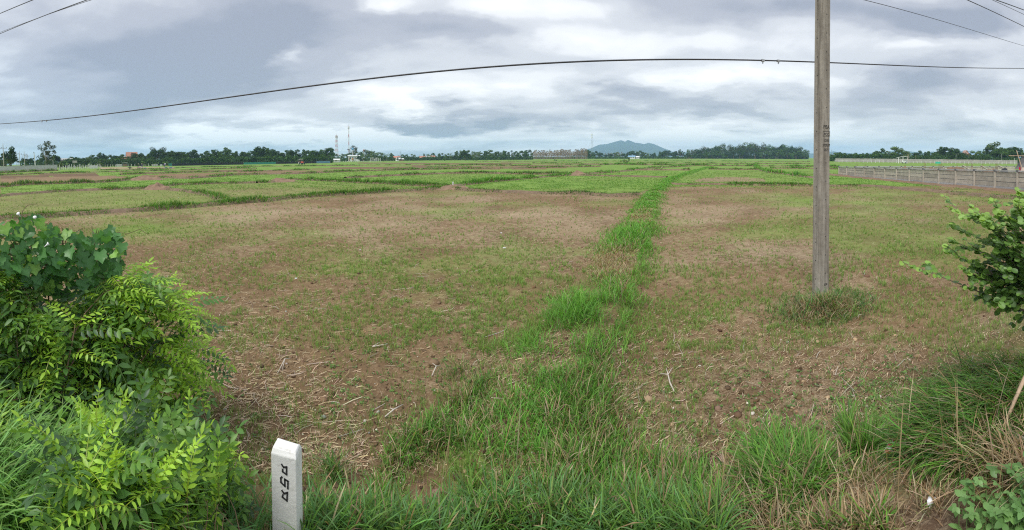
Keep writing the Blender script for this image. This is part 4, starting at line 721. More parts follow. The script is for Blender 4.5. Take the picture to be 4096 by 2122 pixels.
def house(name, label, u, r, w_, d_, wh, rh, wall, roof, turn=0, nwin=2, door=True, z=0, gableface=False, group=None, cat='house'):
    o_ = facing(name, u, r, label, cat, group, 0, turn); MB().box(-w_/2, -d_/2, -.3, w_/2, d_/2, wh).build('wall', wall, o_)
    if gableface:
        k = MB().gable(d_, w_, wh, wh+rh, .4); rf = k.build('roof', roof, o_); rf.rotation_euler.z = pi/2
        MB().slab([(-w_/2+.02, wh+.002), (w_/2-.02, wh+.002), (0, wh+rh-.04)], -d_/2+.01, -d_/2+.12).build('gable', wall, o_)
    else:
        rf = MB().gable(w_, d_, wh, wh+rh, .4).build('roof', roof, o_)
        for sx in (-1, 1):
            g_ = MB().slab([(-d_/2+.02, wh+.002), (d_/2-.02, wh+.002), (0, wh+rh-.04)], -.06, .06).build('gable', wall, o_); g_.rotation_euler.z = pi/2; g_.location.x = sx*(w_/2-.07)
    for k in range(nwin):
        x = -w_/2+w_*(k+.5+(.5 if door else 0))/(nwin+(1 if door else 0)); wn = MB().box(x-.5, -d_/2-.06, wh*.42, x+.5, -d_/2-.003, wh*.8).build('window', 'wood', o_); MB().box(x-.42, -d_/2-.075, wh*.45, x+.42, -d_/2-.062, wh*.77).build('pane', 'pane', wn)
    if door: x = -w_/2+w_*.5/(nwin+1); dr = MB().box(x-.45, -d_/2-.05, 0, x+.45, -d_/2-.003, wh*.72).build('door', 'wood', o_); MB().box(x+.3, -d_/2-.08, wh*.34, x+.36, -d_/2-.052, wh*.37).build('handle', 'steel', dr)
    return o_
h_ = house('gabled_house', 'two storey cream house with a pink brown gable roof among palms', 3861, 300, 4.6, 6, 5.6, 2.9, 'cream', 'tile_pink', .35, 2, False, gableface=True)
MB().slab([(-1.6, 5.95), (1.6, 5.95), (0, 7.6)], -3.55, -3.08).build('gable_board', 'tile_red', h_); MB().slab([(-.5, 6.3), (.5, 6.3), (0, 7.0)], -3.6, -3.56).build('gable_vent', 'house_white', h_)
house('low_house', 'low house with a faded pink roof beside the gabled house', 3888, 296, 6, 5, 3.4, 1.9, 'cream', 'tile_pink', .2, 2, False); house('blue_roof_house', 'house with a blue roof half hidden behind the gabled house', 3876, 330, 8, 6, 6.0, 2.0, 'house_white', 'roof_blue', .1, 2, False)

# ================================================================== FAR LEFT: BLOCK WALL, POLE LINE, FENCES
long_wall('block_wall', 'pale grey rendered block wall at the edge of the paddies', [(-40, 125, 1.65), (228, 147, 1.78)], 9, 'wall_grey', 'wall_grey', .38)
POLES_L = [(13, 150, 573, 15), (78, 235, 604, 0), (97, 205, 605, 0), (104, 260, 612, 0), (110, 300, 616, 0), (91, 330, 620, 0), (66, 290, 606, 0), (72, 360, 628, 0)]
def line_pole(u, r, vt, lean, label, group):
    o_ = facing('power_pole', u, r, label, 'pole', group); h = ztop(u, vt, r); MB().tube([(.25, 0, -.5), (0, 0, h*.9), (0, 0, h)], [.17, .12, .04], 6).build('shaft', 'post_concrete', o_); za = h-1.9
    MB().box(-1.35, -.06, za, 1.35, .06, za+.12).build('crossarm', 'wood', o_)
    for x in (-1.25, -.5, 1.25): MB().lathe([(.05, 0), (.09, .15), (.05, .38)], 6, (x, 0, za+.12)).build('insulator', 'dark_cement', o_)
for (u, r, vt, le) in POLES_L: line_pole(u, r, vt, le, 'concrete power pole with a wooden crossarm in the line beyond the wall', 'power poles beyond the block wall')
o_ = facing('concrete_pole', 142, 152, 'bare leaning concrete pole behind the pale block wall', 'pole'); h = ztop(136, 609, 152); MB().tube([(.1, 0, -.4), (-.55, 0, h)], [.22, .13], 6).build('shaft', 'post_white', o_); MB().box(-.75, -.12, h-.25, -.36, .12, h-.05).build('bracket', 'steel', o_)
def post_fence(label, pts, r0, r1, hs, rails, braces=(), group=None, mat='post_white', w_=.07):
    f_ = empty('post_fence', pol(pts[0], r0), 0, label, 'fence', group); A = pol(pts[0], r0); n = len(pts); prev = None
    for k, u in enumerate(pts):
        q = pol(u, r0+(r1-r0)*k/max(1, n-1))-A; h = hs[k % len(hs)]; MB().box(q.x-w_, q.y-w_, -.2, q.x+w_, q.y+w_, h).build('post', mat, f_)
        if rails and prev is not None: MB().tube([(prev.x, prev.y, .85), (q.x, q.y, .85)], .025, 4).build('rail', mat, f_)
        if k in braces and k+1 < n: q2 = pol(pts[k+1], r0+(r1-r0)*(k+1)/max(1, n-1))-A; MB().tube([(q.x, q.y, h*.9), (q2.x, q2.y, .1)], .045, 4).build('brace', mat, f_)
        prev = q
post_fence('fence of many thin white posts beyond the end of the block wall', list(np.linspace(237, 404, 22)), 150, 170, [1.9, 1.1, 1.4, 1.2, 1.5], True, (0, 5, 12, 18))
post_fence('second row of white stakes behind the thin post fence', list(np.linspace(240, 400, 15)), 176, 190, [1.5, 1.9, 1.6], False)
o_ = facing('corrugated_sheet', 374, 168, 'light grey corrugated metal sheet fence on white posts', 'fence')
for k in range(12): MB().box(-1.5+k*.25, (k % 2)*.04-.02, .05, -1.5+k*.25+.249, (k % 2)*.04+.02, 1.35-.012*k).build('sheet', 'steel_white', o_)
MB().box(-1.6, .06, -.2, -1.48, .16, 1.6).build('post', 'post_white', o_); MB().box(1.52, .06, -.2, 1.64, .16, 1.6).build('post', 'post_white', o_)
o_ = facing('signboard', 299, 185, 'plain grey signboard on a single post before the trees', 'sign'); MB().box(-1.05, -.05, ztop(299, 652, 185), 1.05, .05, ztop(299, 643, 185)).build('board', 'board_grey', o_); MB().tube([(-.3, .1, -.2), (-.3, .1, ztop(299, 646, 185))], .07, 6).build('post', 'cane', o_)
house('farm_shed', 'low farm shed with a weathered grey roof among round trees', 266, 262, 7, 5, 4.4, 1.0, 'cream', 'roof_grey', 0, 1, False, cat='shed')
# orange roofed house group
h_ = house('orange_house', 'large house with steep orange tile roofs behind the trees', 527, 285, 7.2, 7, 6.2, 3.0, 'house_pink', 'tile_orange', .1, 2, False); MB().gable(4, 3.4, 6.3, 9.0, .3).build('cross_roof', 'tile_orange', h_).rotation_euler.z = pi/2
h_.children[-1].location = (.9, -2.4, -.3); MB().slab([(-1.75, 6.0), (1.75, 6.0), (0, 8.6)], -4.45, -4.35).build('dark_gable', 'wood', h_).location.x = .9
house('orange_house', 'smaller pink house under an orange hipped roof by the steep roofs', 492, 276, 3.6, 4, 4.4, 1.7, 'house_pink', 'tile_orange', 0, 1, False)
o_ = facing('guard_hut', 499.5, 235, 'small open hut with a flat white roof beside the fence posts', 'hut'); MB().box(-1.15, -.9, 0, 1.15, .9, 1.35).build('wall', 'wood', o_); MB().box(-1.55, -1.2, 1.9, 1.55, 1.2, 2.12).build('roof', 'roof_white', o_)
for x in (-1.05, 1.05): MB().box(x-.06, -.85, 1.352, x+.06, -.73, 1.9).build('post', 'old_wood', o_)
post_fence('row of short white posts along the dry plot by the orange house', list(np.linspace(420, 462, 5))+list(np.linspace(466, 488, 12))+[512, 526, 539, 553, 567, 580, 594], 215, 222, [1.45, 1.3, 1.5], False, w_=.06)
# white boards, nets
o_ = facing('board_fence', 618, 215, 'patchy fence of whitish upright boards beside banana plants', 'fence')
for k in range(11): MB().box(-1.55+k*.29, -.03+.05*(k % 2), 0, -1.55+k*.29+.25, .02+.05*(k % 2), 1.0+.25*random.random()).build('board', 'house_white' if k % 3 else 'old_wood', o_)
o_ = facing('board_fence', 644, 214, 'short fence of whitish boards next to the purple clad worker', 'fence')
for k in range(5): MB().box(-.6+k*.25, -.03, 0, -.6+k*.25+.22, .02, .9+.3*random.random()).build('board', 'house_white', o_)
def net(label, us, rs_, h, mat, sag=.1, group=None):
    A = pol(us[0], rs_[0]); o_ = empty('net_fence', A, 0, label, 'fence', group); n = max(3, int((us[1]-us[0])/9)); prev = None; V = []; Fs = []
    for k in range(n+1):
        t_ = k/n; q = pol(us[0]+(us[1]-us[0])*t_, rs_[0]+(rs_[1]-rs_[0])*t_)-A; V += [(q.x, q.y, .02), (q.x, q.y, h*(1-sag*random.random())), (q.x, q.y+.03, .02), (q.x, q.y+.03, h*.9)]
        MB().tube([(q.x, q.y+.08, -.2), (q.x, q.y+.08, h*1.08)], .04, 4).build('stake', 'wood', o_)
    for k in range(n): b_ = 4*k; Fs.append((b_, b_+4, b_+5, b_+1)); Fs.append((b_+2, b_+3, b_+7, b_+6)); Fs.append((b_+1, b_+5, b_+7, b_+3))
    MB().add(V, Fs).build('net', mat, o_)
net('small green net panel at the end of the black net fence', (673, 688), (213, 214), 1.5, 'net_green'); net('long black net fence along the foot of the tree belt', (689, 973), (214, 226), 1.45, 'net_black', .2)
net('teal green net fence between two black nets', (974, 1103), (226, 232), 1.25, 'net_green', .12); net('black net fence behind the red tractor', (1104, 1246), (232, 236), 1.3, 'net_black', .25)
net('black net fence with a torn top beside the white shed', (1249, 1322), (238, 240), 1.5, 'net_black', .1); net('sagging blue tarp strip hung on the black net', (1266, 1320), (236, 238), 1.35, 'tarp_blue', .5)
MB_ = MB().lathe([(2.0, 0), (1.85, .7), (1.2, 1.35), (.05, 1.6)], 14); o_ = facing('roof_dome', 888, 290, 'turquoise domed roof peeking over the treetops', 'dome'); MB().lathe([(1.6, -.3), (1.6, ztop(888, 622, 290))], 12).build('drum', 'house_white', o_); d_ = MB_.build('dome', 'dome_teal', o_, True); d_.location.z = ztop(888, 622, 290); d_.scale = (.85, .85, .9)

# workers, tools
def person(name, label, u, r, h, mat_top, mat_leg, pose, hat=True, group=None):
    o_ = facing(name, u, r, label, 'person', group, None, pose.get('turn', 0)); k = h/1.65; b_ = pose.get('bend', 0)
    hip = Vector((0, 0, .88)); ch = hip+Vector((0, -math.sin(b_)*.42, math.cos(b_)*.42)); nk = ch+Vector((0, -math.sin(b_)*.12, math.cos(b_)*.12)); hd = nk+Vector((0, -math.sin(b_*.8)*.2, math.cos(b_*.8)*.2))
    J = [hip, ch, nk, hd]; E_ = [(0, 1), (1, 2), (2, 3)]; R_ = [.15, .15, .06, .10]
    for s in (-1, 1):
        st_ = pose.get('step', .12)*s; i = len(J); J += [Vector((.10*s, st_*.2, .84)), Vector((.12*s, -st_*.5-.03, .46)), Vector((.12*s, -st_, .07)), Vector((.13*s, -st_-.14, .03))]; R_ += [.10, .065, .045, .04]; E_ += [(0, i), (i, i+1), (i+1, i+2), (i+2, i+3)]
        i = len(J); arm = pose.get('arm', (.05, -.25, -.12)); J += [ch+Vector((.2*s, 0, .03)), ch+Vector((.25*s, -.05, -.24)), ch+Vector((.2*s+arm[0]*s, arm[1], -.34+arm[2])), ch+Vector((.2*s+arm[0]*s, arm[1]-.08, -.38+arm[2]))]; R_ += [.06, .045, .035, .03]; E_ += [(1, i), (i, i+1), (i+1, i+2), (i+2, i+3)]
    me = bpy.data.meshes.new('body'); me.from_pydata([tuple(j*k) for j in J], E_, []); me.materials.append(MATS[mat_top]); me.materials.append(MATS[mat_leg]); me.materials.append(MATS['skin']); bo = link(bpy.data.objects.new('body', me), o_); sk = bo.modifiers.new('skin', 'SKIN')
    for i, sv in enumerate(me.skin_vertices[0].data): sv.radius = (R_[i]*k*(1.15 if i < 2 else 1), R_[i]*k)
    me.skin_vertices[0].data[0].use_root = True; su = bo.modifiers.new('sub', 'SUBSURF'); su.levels = 1; su.render_levels = 1
    dg = bpy.context.evaluated_depsgraph_get(); dg.update(); m2 = bpy.data.meshes.new_from_object(bo.evaluated_get(dg)); bo.modifiers.clear(); bo.data = m2; m2.materials.clear()
    for mm in (mat_top, mat_leg, 'skin'): m2.materials.append(MATS[mm])
    for p_ in m2.polygons:
        z = p_.center.z/k; p_.material_index = 1 if z < .86 else (2 if (p_.center-hd*k).length < .15*k or (p_.center-(J[7+0] if 0 else hd)*k).length < .15*k else 0); p_.use_smooth = True
    if hat: hh_ = MB().lathe([(.24*k, 0), (.2*k, .035*k), (.09*k, .07*k), (.08*k, .15*k), (.02*k, .17*k)], 10).build('hat', 'straw_hat', o_); hh_.location = hd*k+Vector((0, 0, .07*k)); hh_.rotation_euler.x = b_*.6
    return o_
person('person', 'person in dark clothes and a hat standing by a pile of sacks', 551.5, 150, 1.62, 'cloth_black', 'cloth_black', {'bend': .15, 'turn': 1.2, 'step': .2}); person('person', 'person in purple clothes standing at the other end of the sack pile', 568, 149, 1.6, 'cloth_purple', 'cloth_purple', {'bend': .12, 'turn': -1.3, 'step': .1})
person('person', 'person in purple carrying a white sack on the shoulder', 657, 150, 1.6, 'cloth_purple', 'cloth_purple', {'bend': .1, 'turn': .3, 'step': .2, 'arm': (.02, -.1, .25)}, False)
pz = facing('white_sack', 660, 150, 'white sack carried on the shoulder of the purple clad worker', 'sack'); MB().lathe([(.12, 0), (.2, .1), (.21, .4), (.1, .52)], 9, (0, 0, 1.2)).build('bag', 'paper', pz)
pz = facing('sack_pile', 560.5, 150, 'pile of pale pinkish sacks between two standing workers', 'sacks')
for k in range(5): o_ = MB().lathe([(.05, -.42), (.2, -.3), (.24, 0), (.2, .3), (.05, .42)], 8).build('sack', 'sack', pz, True); o_.rotation_euler = (0, pi/2, .2*k); o_.location = ((k % 3-1)*.55, .1*k, .2+.28*(k//3))
for u, r, lb in ((579, 142, 'blue tray on the grass beside the purple clad worker by the sacks'), (664, 150, 'blue tray at the feet of the worker carrying a white sack'), (683, 149, 'blue tray lying apart beyond the worker with the white sack')):
    o_ = facing('tray', u, r, lb, 'tray'); MB().box(-.5, -.3, .02, .5, .3, .08).build('bottom', 'crate_blue', o_)
    for q in ((-.5, -.3, -.46, .3), (.46, -.3, .5, .3), (-.46, -.3, .46, -.26), (-.46, .26, .46, .3)): MB().box(q[0], q[1], .082, q[2], q[3], .36).build('rim', 'crate_blue', o_)
def wheel(parent, x, y, r_, w_=.15, ax='y', rim='steel'):
    o_ = MB().lathe([(r_*.75, -w_/2), (r_, -w_/2*.8), (r_, w_/2*.8), (r_*.75, w_/2)], 14).build('wheel', 'rubber', parent); o_.rotation_euler = (pi/2, 0, 0); o_.location = (x, y, r_); MB().lathe([(r_*.55, -w_/2-.02), (r_*.55, w_/2+.02)], 10).build('rim', rim, o_)
o_ = facing('walking_tractor', 520, 148, 'dark two wheeled walking tractor parked on the dry plot', 'tractor'); wheel(o_, -.1, -.35, .33); wheel(o_, -.1, .35, .33); MB().box(-.55, -.2, .35, .3, .2, .72, .04).build('engine', 'cloth_black', o_); MB().tube([(.2, -.2, .6), (1.0, -.28, .9), (1.25, -.28, .88)], .03, 5).build('handlebar', 'steel', o_); MB().tube([(.2, .2, .6), (1.0, .28, .9), (1.25, .28, .88)], .03, 5).build('handlebar', 'steel', o_); MB().box(.3, -.15, .2, .8, .15, .4).build('plough', 'rust', o_); MB().tube([(-.9, 0, .3), (-.5, 0, .45)], .06, 5).build('front_weight', 'cloth_black', o_)
o_ = facing('farm_tractor', 1205, 190, 'red farm tractor with a white canopy working in the field', 'tractor', None, None, .5)
MB().box(-.35, -1.7, .75, .35, -.1, 1.35, .08).build('hood', 'tractor_red', o_); MB().box(-.5, -.1, .6, .5, .9, 1.0).build('chassis', 'cloth_black', o_); MB().box(-.85, -.25, 2.35, .85, 1.0, 2.47, .03).build('canopy', 'steel_white', o_)
for x in (-.7, .7):
    for y in (-.15, .9): MB().box(x-.035, y-.035, .98, x+.035, y+.035, 2.35).build('canopy_post', 'steel', o_)
    for y, r_ in ((.6, .72), (-1.35, .42)):
        w_ = MB().lathe([(r_*.7, -.16), (r_, -.12), (r_, .12), (r_*.7, .16)], 16).build('wheel', 'rubber', o_); w_.rotation_euler = (0, pi/2, 0); w_.location = (x*1.15, y, r_); MB().lathe([(r_*.5, -.175), (r_*.5, .175)], 10).build('rim', 'steel_white', w_)
    MB().box(x*1.0-.2, .2, 1.45, x*1.0+.2, 1.1, 1.52).build('fender', 'tractor_red', o_)
MB().box(-.25, .45, 1.0, .25, .85, 1.5, .04).build('seat', 'cloth_black', o_)

# towers and masts
def lattice(u, r, vt, vb, wb, wt, label):
    o_ = facing('lattice_tower', u, r, label, 'tower', None, 0, .4); h = ztop(u, vt, r); n = 11
    L_ = [(1-(k/n)**.8)*(wb-wt)+wt for k in range(n+1)]
    for k in range(n):
        z0, z1 = h*k/n, h*(k+1)/n; a_, b_ = L_[k]/2, L_[k+1]/2; mat = 'steel_red' if k % 2 == 0 else 'steel_white'; mb = MB()
        for sx, sy in ((-1, -1), (1, -1), (1, 1), (-1, 1)):
            mb.tube([(sx*a_, sy*a_, z0), (sx*b_, sy*b_, z1)], .13, 4)
            tx, ty = (-sy, sx); mb.tube([(sx*a_, sy*a_, z0), (tx*b_, ty*b_, z1)], .065, 4); mb.tube([(sx*b_, sy*b_, z1), (tx*a_, ty*a_, z0)], .065, 4); mb.tube([(sx*b_, sy*b_, z1), (tx*b_, ty*b_, z1)], .06, 4)
        mb.build('lattice_section', mat, o_)
    for q in range(3):
        for zz_ in (.94, .985): x, y = wt*1.0*math.cos(q*2.1), wt*1.0*math.sin(q*2.1); MB().box(x-.35, y-.35, h*zz_-2.2, x+.35, y+.35, h*zz_).build('antenna_panel', 'house_white' if q else 'steel', o_)
    MB().tube([(0, 0, h), (0, 0, h+3)], .08, 4).build('spike', 'steel', o_)
lattice(1347, 560, 542, 624, 4.6, 1.3, 'red and white lattice telecom tower with antennas on top')
def mast(u, r, vt, label, wd=.55, drums=0, bands=9, guys=True):
    o_ = facing('guyed_mast', u, r, label, 'mast', None, 0, .3); h = ztop(u, vt, r)
    for k in range(bands):
        mb = MB(); z0, z1 = h*k/bands, h*(k+1)/bands
        for q in range(3): a_ = q*2*pi/3; b_ = a_+2*pi/3; mb.tube([(wd*math.cos(a_), wd*math.sin(a_), z0), (wd*math.cos(a_), wd*math.sin(a_), z1)], .09, 4); mb.tube([(wd*math.cos(a_), wd*math.sin(a_), z0), (wd*math.cos(b_), wd*math.sin(b_), z1)], .08, 4)
        mb.build('mast_section', ('steel_red' if k % 2 == 0 else 'steel_white') if bands > 4 else 'steel', o_)
    for k in range(drums): MB().lathe([(.9, 0), (1.0, .3), (1.0, 2.3), (.9, 2.6)], 8, (0, 0, h*(.985-.10*k)-2.6)).build('antenna_cluster', 'steel_white', o_)
    if guys:
        for q in range(3): a_ = q*2*pi/3+.5; MB().tube([(0, 0, h*.75), (math.cos(a_)*h*.35, math.sin(a_)*h*.35, 0)], .035, 3).build('guy_wire', 'steel', o_)
    MB().tube([(0, 0, h*.98), (0, 0, h+2.5)], .07, 4).build('spike', 'steel', o_)
mast(1396, 470, 504, 'very tall slim red and white guyed mast beside the big airy tree', .45, 1); mast(2368, 700, 535, 'slim grey mast with white antennas standing before the mountain', .5, 2, 4); mast(1488, 800, 596, 'short thin mast far behind the village trees', .4, 0, 3, False); mast(1601, 800, 604, 'faint thin mast beyond the village roofs', .4, 0, 3, False); mast(3326, 900, 598, 'faint thin mast rising beside the utility pole and far hills', .4, 0, 3, False)
def water_tower(u, r, vt, vb_, wd, mat, label):
    o_ = facing('water_tower', u, r, label, 'water tower'); h = ztop(u, vt, r); hb = ztop(u, vb_, r); MB().tube([(0, 0, 0), (0, 0, hb)], .28, 8).build('column', 'house_white', o_); MB().lathe([(wd*.25, hb), (wd*.5, hb+(h-hb)*.3), (wd*.5, hb+(h-hb)*.75), (wd*.2, h), (.02, h+.2)], 12).build('tank', mat, o_, True)
water_tower(1411, 395, 592, 601, 1.9, 'tank_blue', 'blue champagne glass water tower before the big airy tree'); water_tower(1456, 400, 597.5, 605, 1.0, 'tile_red', 'rust red box tank on a pole above the palms')
# village
house('white_hall', 'long white hall with a flat pale roof below the blue water tower', 1416, 385, 10.5, 8, 4.9, .6, 'house_white', 'roof_white', 0, 4, True); house('white_shed', 'low white shed with a pale roof at the end of the black net', 1346, 300, 4.8, 4, 1.7, .7, 'house_white', 'roof_white', -.2, 1, False, cat='shed')
house('red_roof_house', 'house with a faded red roof and pale upper roof behind a white shed', 1587, 400, 6.0, 5, 2.8, 1.5, 'house_white', 'tile_red', .1, 2, True); house('tin_shed', 'white and bluish tin shed in front of the faded red roof', 1594, 360, 3.8, 3.5, 1.8, .9, 'steel_white', 'roof_white', .5, 1, False, cat='shed'); house('orange_tile_house', 'white house with a broad salmon tile roof in the village', 1690, 400, 5.2, 5.5, 2.4, 1.9, 'house_white', 'tile_orange', .1, 2, True); house('small_tile_house', 'white house with a small salmon roof partly behind dark trees', 1732, 405, 3.8, 4, 2.9, 1.6, 'house_white', 'tile_orange', -.1, 1, True); house('grey_roof_house', 'village house with a dull grey roof between two salmon roofs', 1712, 420, 5, 4, 3.0, 1.2, 'house_white', 'roof_grey', .1, 1, False); house('brown_shed', 'dark open shed with a pale tin roof beside the tin shed', 1606, 350, 3.6, 3, 1.6, .5, 'wood', 'roof_white', -.2, 1, False, cat='shed')
house('blue_shed', 'long white shed with a pale blue roof at the foot of the mountain', 2527, 520, 8.2, 5, 2.6, 1.3, 'house_white', 'roof_blue', 0, 3, True, cat='shed'); house('pale_shed', 'small pale shed beside the long blue roofed shed', 2550, 525, 4, 4, 2.2, 1.0, 'house_white', 'roof_white', .2, 1, False, cat='shed')
post_fence('row of tall white concrete posts standing before the village trees', [1484, 1492, 1499, 1504, 1508, 1514, 1521], 330, 335, [3.2, 3.4, 2.2, 3.0, 3.1, 2.4, 2.6], False, w_=.2); post_fence('row of stubby white posts by the canal bank', list(np.linspace(1375, 1480, 14)), 300, 310, [.8, 1.1, .7], False, w_=.14)
o_ = facing('orange_box', 1410.5, 340, 'small orange box shaped hut under the village trees', 'hut'); MB().box(-.5, -.4, 1.2, .5, .4, 2.8, .05).build('box', 'orange_box', o_); MB().tube([(0, 0, 0), (0, 0, 1.2)], .1, 5).build('leg', 'wood', o_)
p = flat(np.array(1812.), np.array(757.)); o_ = empty('white_marker', (p[0], p[1], .26), 0, 'tiny white stake on top of the low reddish soil heap', 'stake'); MB().box(-.03, -.03, 0, .03, .03, .22).build('stake', 'paper', o_); MB().box(-.045, -.045, .22, .045, .045, .27).build('head', 'paper', o_)
# ================================================================== TREES (prototypes one metre tall, copied and scaled)
def crown_mesh(name, parent, clumps, per, ls, cols, flatten=.8, mat='crown', droop=0.0, dens_in=.55):
    V = []; C = []
    for (cx, cy, cz, cr) in clumps:
        n = per; d = rng.normal(0, 1, (n, 3)); d /= np.linalg.norm(d, axis=1)[:, None]; rad = cr*(dens_in+(1-dens_in)*rng.random(n)**.6); p = np.array([cx, cy, cz])+d*rad[:, None]*np.array([1, 1, flatten])
        a = rng.normal(0, 1, (n, 3)); a /= np.linalg.norm(a, axis=1)[:, None]; b = np.cross(a, d+rng.normal(0, .6, (n, 3))); b /= np.linalg.norm(b, axis=1)[:, None]+1e-9; s = ls*rng.uniform(.55, 1.35, n)[:, None]
        V.append(np.stack([p-a*s, p+b*s*.55, p+a*s-np.array([0, 0, 1])*s*droop, p-b*s*.55], 1).reshape(-1, 3)); c = pal(n, cols, .2)*rng.uniform(.85, 1.18); C.append(np.repeat(c, 4, 0))
    V = np.concatenate(V); C = np.concatenate(C); return np_mesh(name, V, np.arange(len(V)).reshape(-1, 4), mat, parent, C)
def proto(): return empty('tree_prototype')
PROTO = {}
TG = {'dark': [(.036, .085, .022), (.048, .105, .026), (.03, .07, .02)], 'mid': [(.065, .135, .03), (.085, .16, .036), (.055, .115, .028)], 'pale': [(.12, .19, .055), (.15, .22, .065), (.095, .155, .05)], 'grey': [(.07, .095, .045), (.09, .115, .06), (.055, .08, .04)], 'gold': [(.10, .15, .03), (.13, .18, .035)]}
def broad(key, cols, wr=.42, zb=.18, n=16, ls=.033, per=85, shape='round', trunk=.02, seed=0):
    r_ = random.Random(seed+5); P = proto(); cl = []; zc = (1+zb)/2; hz = (1-zb)/2
    for k in range(n):
        while True:
            x, y, z = r_.uniform(-1, 1), r_.uniform(-1, 1), r_.uniform(-1, 1)
            if x*x+y*y+z*z < 1: break
        f_ = 1.0
        if shape == 'dome': z = abs(z)*1.15-.35; f_ = 1
        if shape == 'cone': f_ = .35+.65*(1-(z+1)/2)
        if shape == 'column': f_ = .75+.25*math.sin(k*2.1)
        cr = r_.uniform(.075, .14)*(1.15 if shape != 'airy' else .8); cl.append((x*wr*f_*.82, y*wr*f_*.82, min(1-cr*.75, zc+z*hz*.85), cr))
    mb = MB().tube([(0, 0, -.03), (.01, 0, zb*.6), (-.005, .005, zb+.1), (0, 0, .62)], [trunk*1.4, trunk, trunk*.75, trunk*.3], 6)
    for k in range(6): c_ = cl[k]; z0 = zb*.7+.05*k; mb.tube([(0, 0, z0), (c_[0]*.5, c_[1]*.5, (z0+c_[2])/2+.02), c_[:3]], [trunk*.5, trunk*.3, trunk*.12], 4)
    mb.build('trunk', 'bark' if shape != 'airy' else 'pale_bark', P); crown_mesh('crown', P, cl, per, ls, cols); PROTO[key] = P
for k, (nm, cols, kw) in enumerate([('dark1', 'dark', dict(n=20, per=110)), ('dark2', 'dark', dict(wr=.36, zb=.1, n=18, per=110)), ('mid1', 'mid', dict(n=18, per=100)), ('mid2', 'mid', dict(wr=.34, zb=.08, n=18, per=100)), ('pale1', 'pale', dict(n=15, per=80)), ('wide', 'dark', dict(wr=.75, zb=.28, n=26, per=110, shape='dome')), ('bush1', 'mid', dict(wr=.6, zb=-.12, n=18, per=100)), ('bush2', 'pale', dict(wr=.6, zb=-.12, n=16, per=90)), ('airy1', 'grey', dict(wr=.34, zb=.25, n=24, per=50, ls=.020, shape='airy', trunk=.016)), ('tall1', 'grey', dict(wr=.16, zb=.3, n=18, per=75, ls=.018, shape='column', trunk=.013)), ('cone1', 'mid', dict(wr=.34, zb=.08, n=22, per=90, shape='cone')), ('forest1', 'dark', dict(wr=.30, zb=.22, n=20, per=90, ls=.02, trunk=.014)), ('forest2', 'mid', dict(wr=.28, zb=.24, n=20, per=80, ls=.02, trunk=.014)), ('forest3', 'grey', dict(wr=.28, zb=.25, n=18, per=70, ls=.02, trunk=.014)), ('gold', 'gold', dict(wr=.4, zb=.05, n=14, per=90))]): broad(nm, TG[cols], seed=k*7, **kw)
def palm(key, trunk_h=.55, nf=18, cols=TG['mid'], fl=.46):
    P = proto(); MB().tube([(0, 0, -.03), (.02, .01, trunk_h*.5), (.0, 0, trunk_h)], [.026, .018, .016], 6).build('trunk', 'pale_bark', P); V = []; C = []; Q = []
    for k in range(nf):
        a = k*2.4+random.uniform(-.2, .2); e0 = random.uniform(-.15, 1.25); L_ = fl*random.uniform(.8, 1.1); p = Vector((0, 0, trunk_h)); d = Vector((math.cos(a)*math.cos(e0), math.sin(a)*math.cos(e0), math.sin(e0))); side = Vector((-math.sin(a), math.cos(a), 0)); c = np.array(random.choice(cols))*random.uniform(.8, 1.3)
        for s in range(7):
            q = p+d*(L_/7); wv = .10*L_*1.6*math.sin(pi*(s+1)/8.5)
            for sg in (-1, 1):
                for jj_ in range(2):
                    b_ = p.lerp(q, jj_*.5); tip = b_+side*sg*wv+d*(L_*.08)-Vector((0, 0, wv*.55)); V += [b_, b_.lerp(q, .35), tip]; C += [c*.8, c*.8, c*1.2]
            d = (d+Vector((0, 0, -.22))).normalized(); p = q
    V = np.array([v[:] for v in V]); np_mesh('crown', V, np.arange(len(V)).reshape(-1, 3), 'crown', P, np.clip(np.array(C), 0, .8)); PROTO[key] = P
palm('coconut'); palm('coconut_low', .22, 20, TG['mid'], .62); palm('coconut_dark', .3, 20, TG['dark'], .55)
def sugar_palm(key):
    P = proto(); MB().tube([(0, 0, -.03), (.008, 0, .4), (0, 0, .82)], [.028, .02, .02], 6).build('trunk', 'bark', P); V = []; C = []
    for k in range(26):
        a = k*2.4; e0 = random.uniform(-.5, 1.3); d = Vector((math.cos(a)*math.cos(e0), math.sin(a)*math.cos(e0), math.sin(e0))); s = d.cross(Vector((0, 0, 1))).normalized(); t_ = s.cross(d); b_ = Vector((0, 0, .82))+d*.07; c = np.array(random.choice(TG['dark']))*random.uniform(.8, 1.4)
        for q in range(9): w0, w1 = -1.3+q*.29, -1.3+(q+.75)*.29; V += [b_, b_+(d*math.cos(w0)+s*math.sin(w0))*.10, b_+(d*math.cos(w1)+s*math.sin(w1))*.105]; C += [c]*3
    V = np.array([v[:] for v in V]); np_mesh('crown', V, np.arange(len(V)).reshape(-1, 3), 'crown', P, np.array(C)); PROTO[key] = P
sugar_palm('sugar')
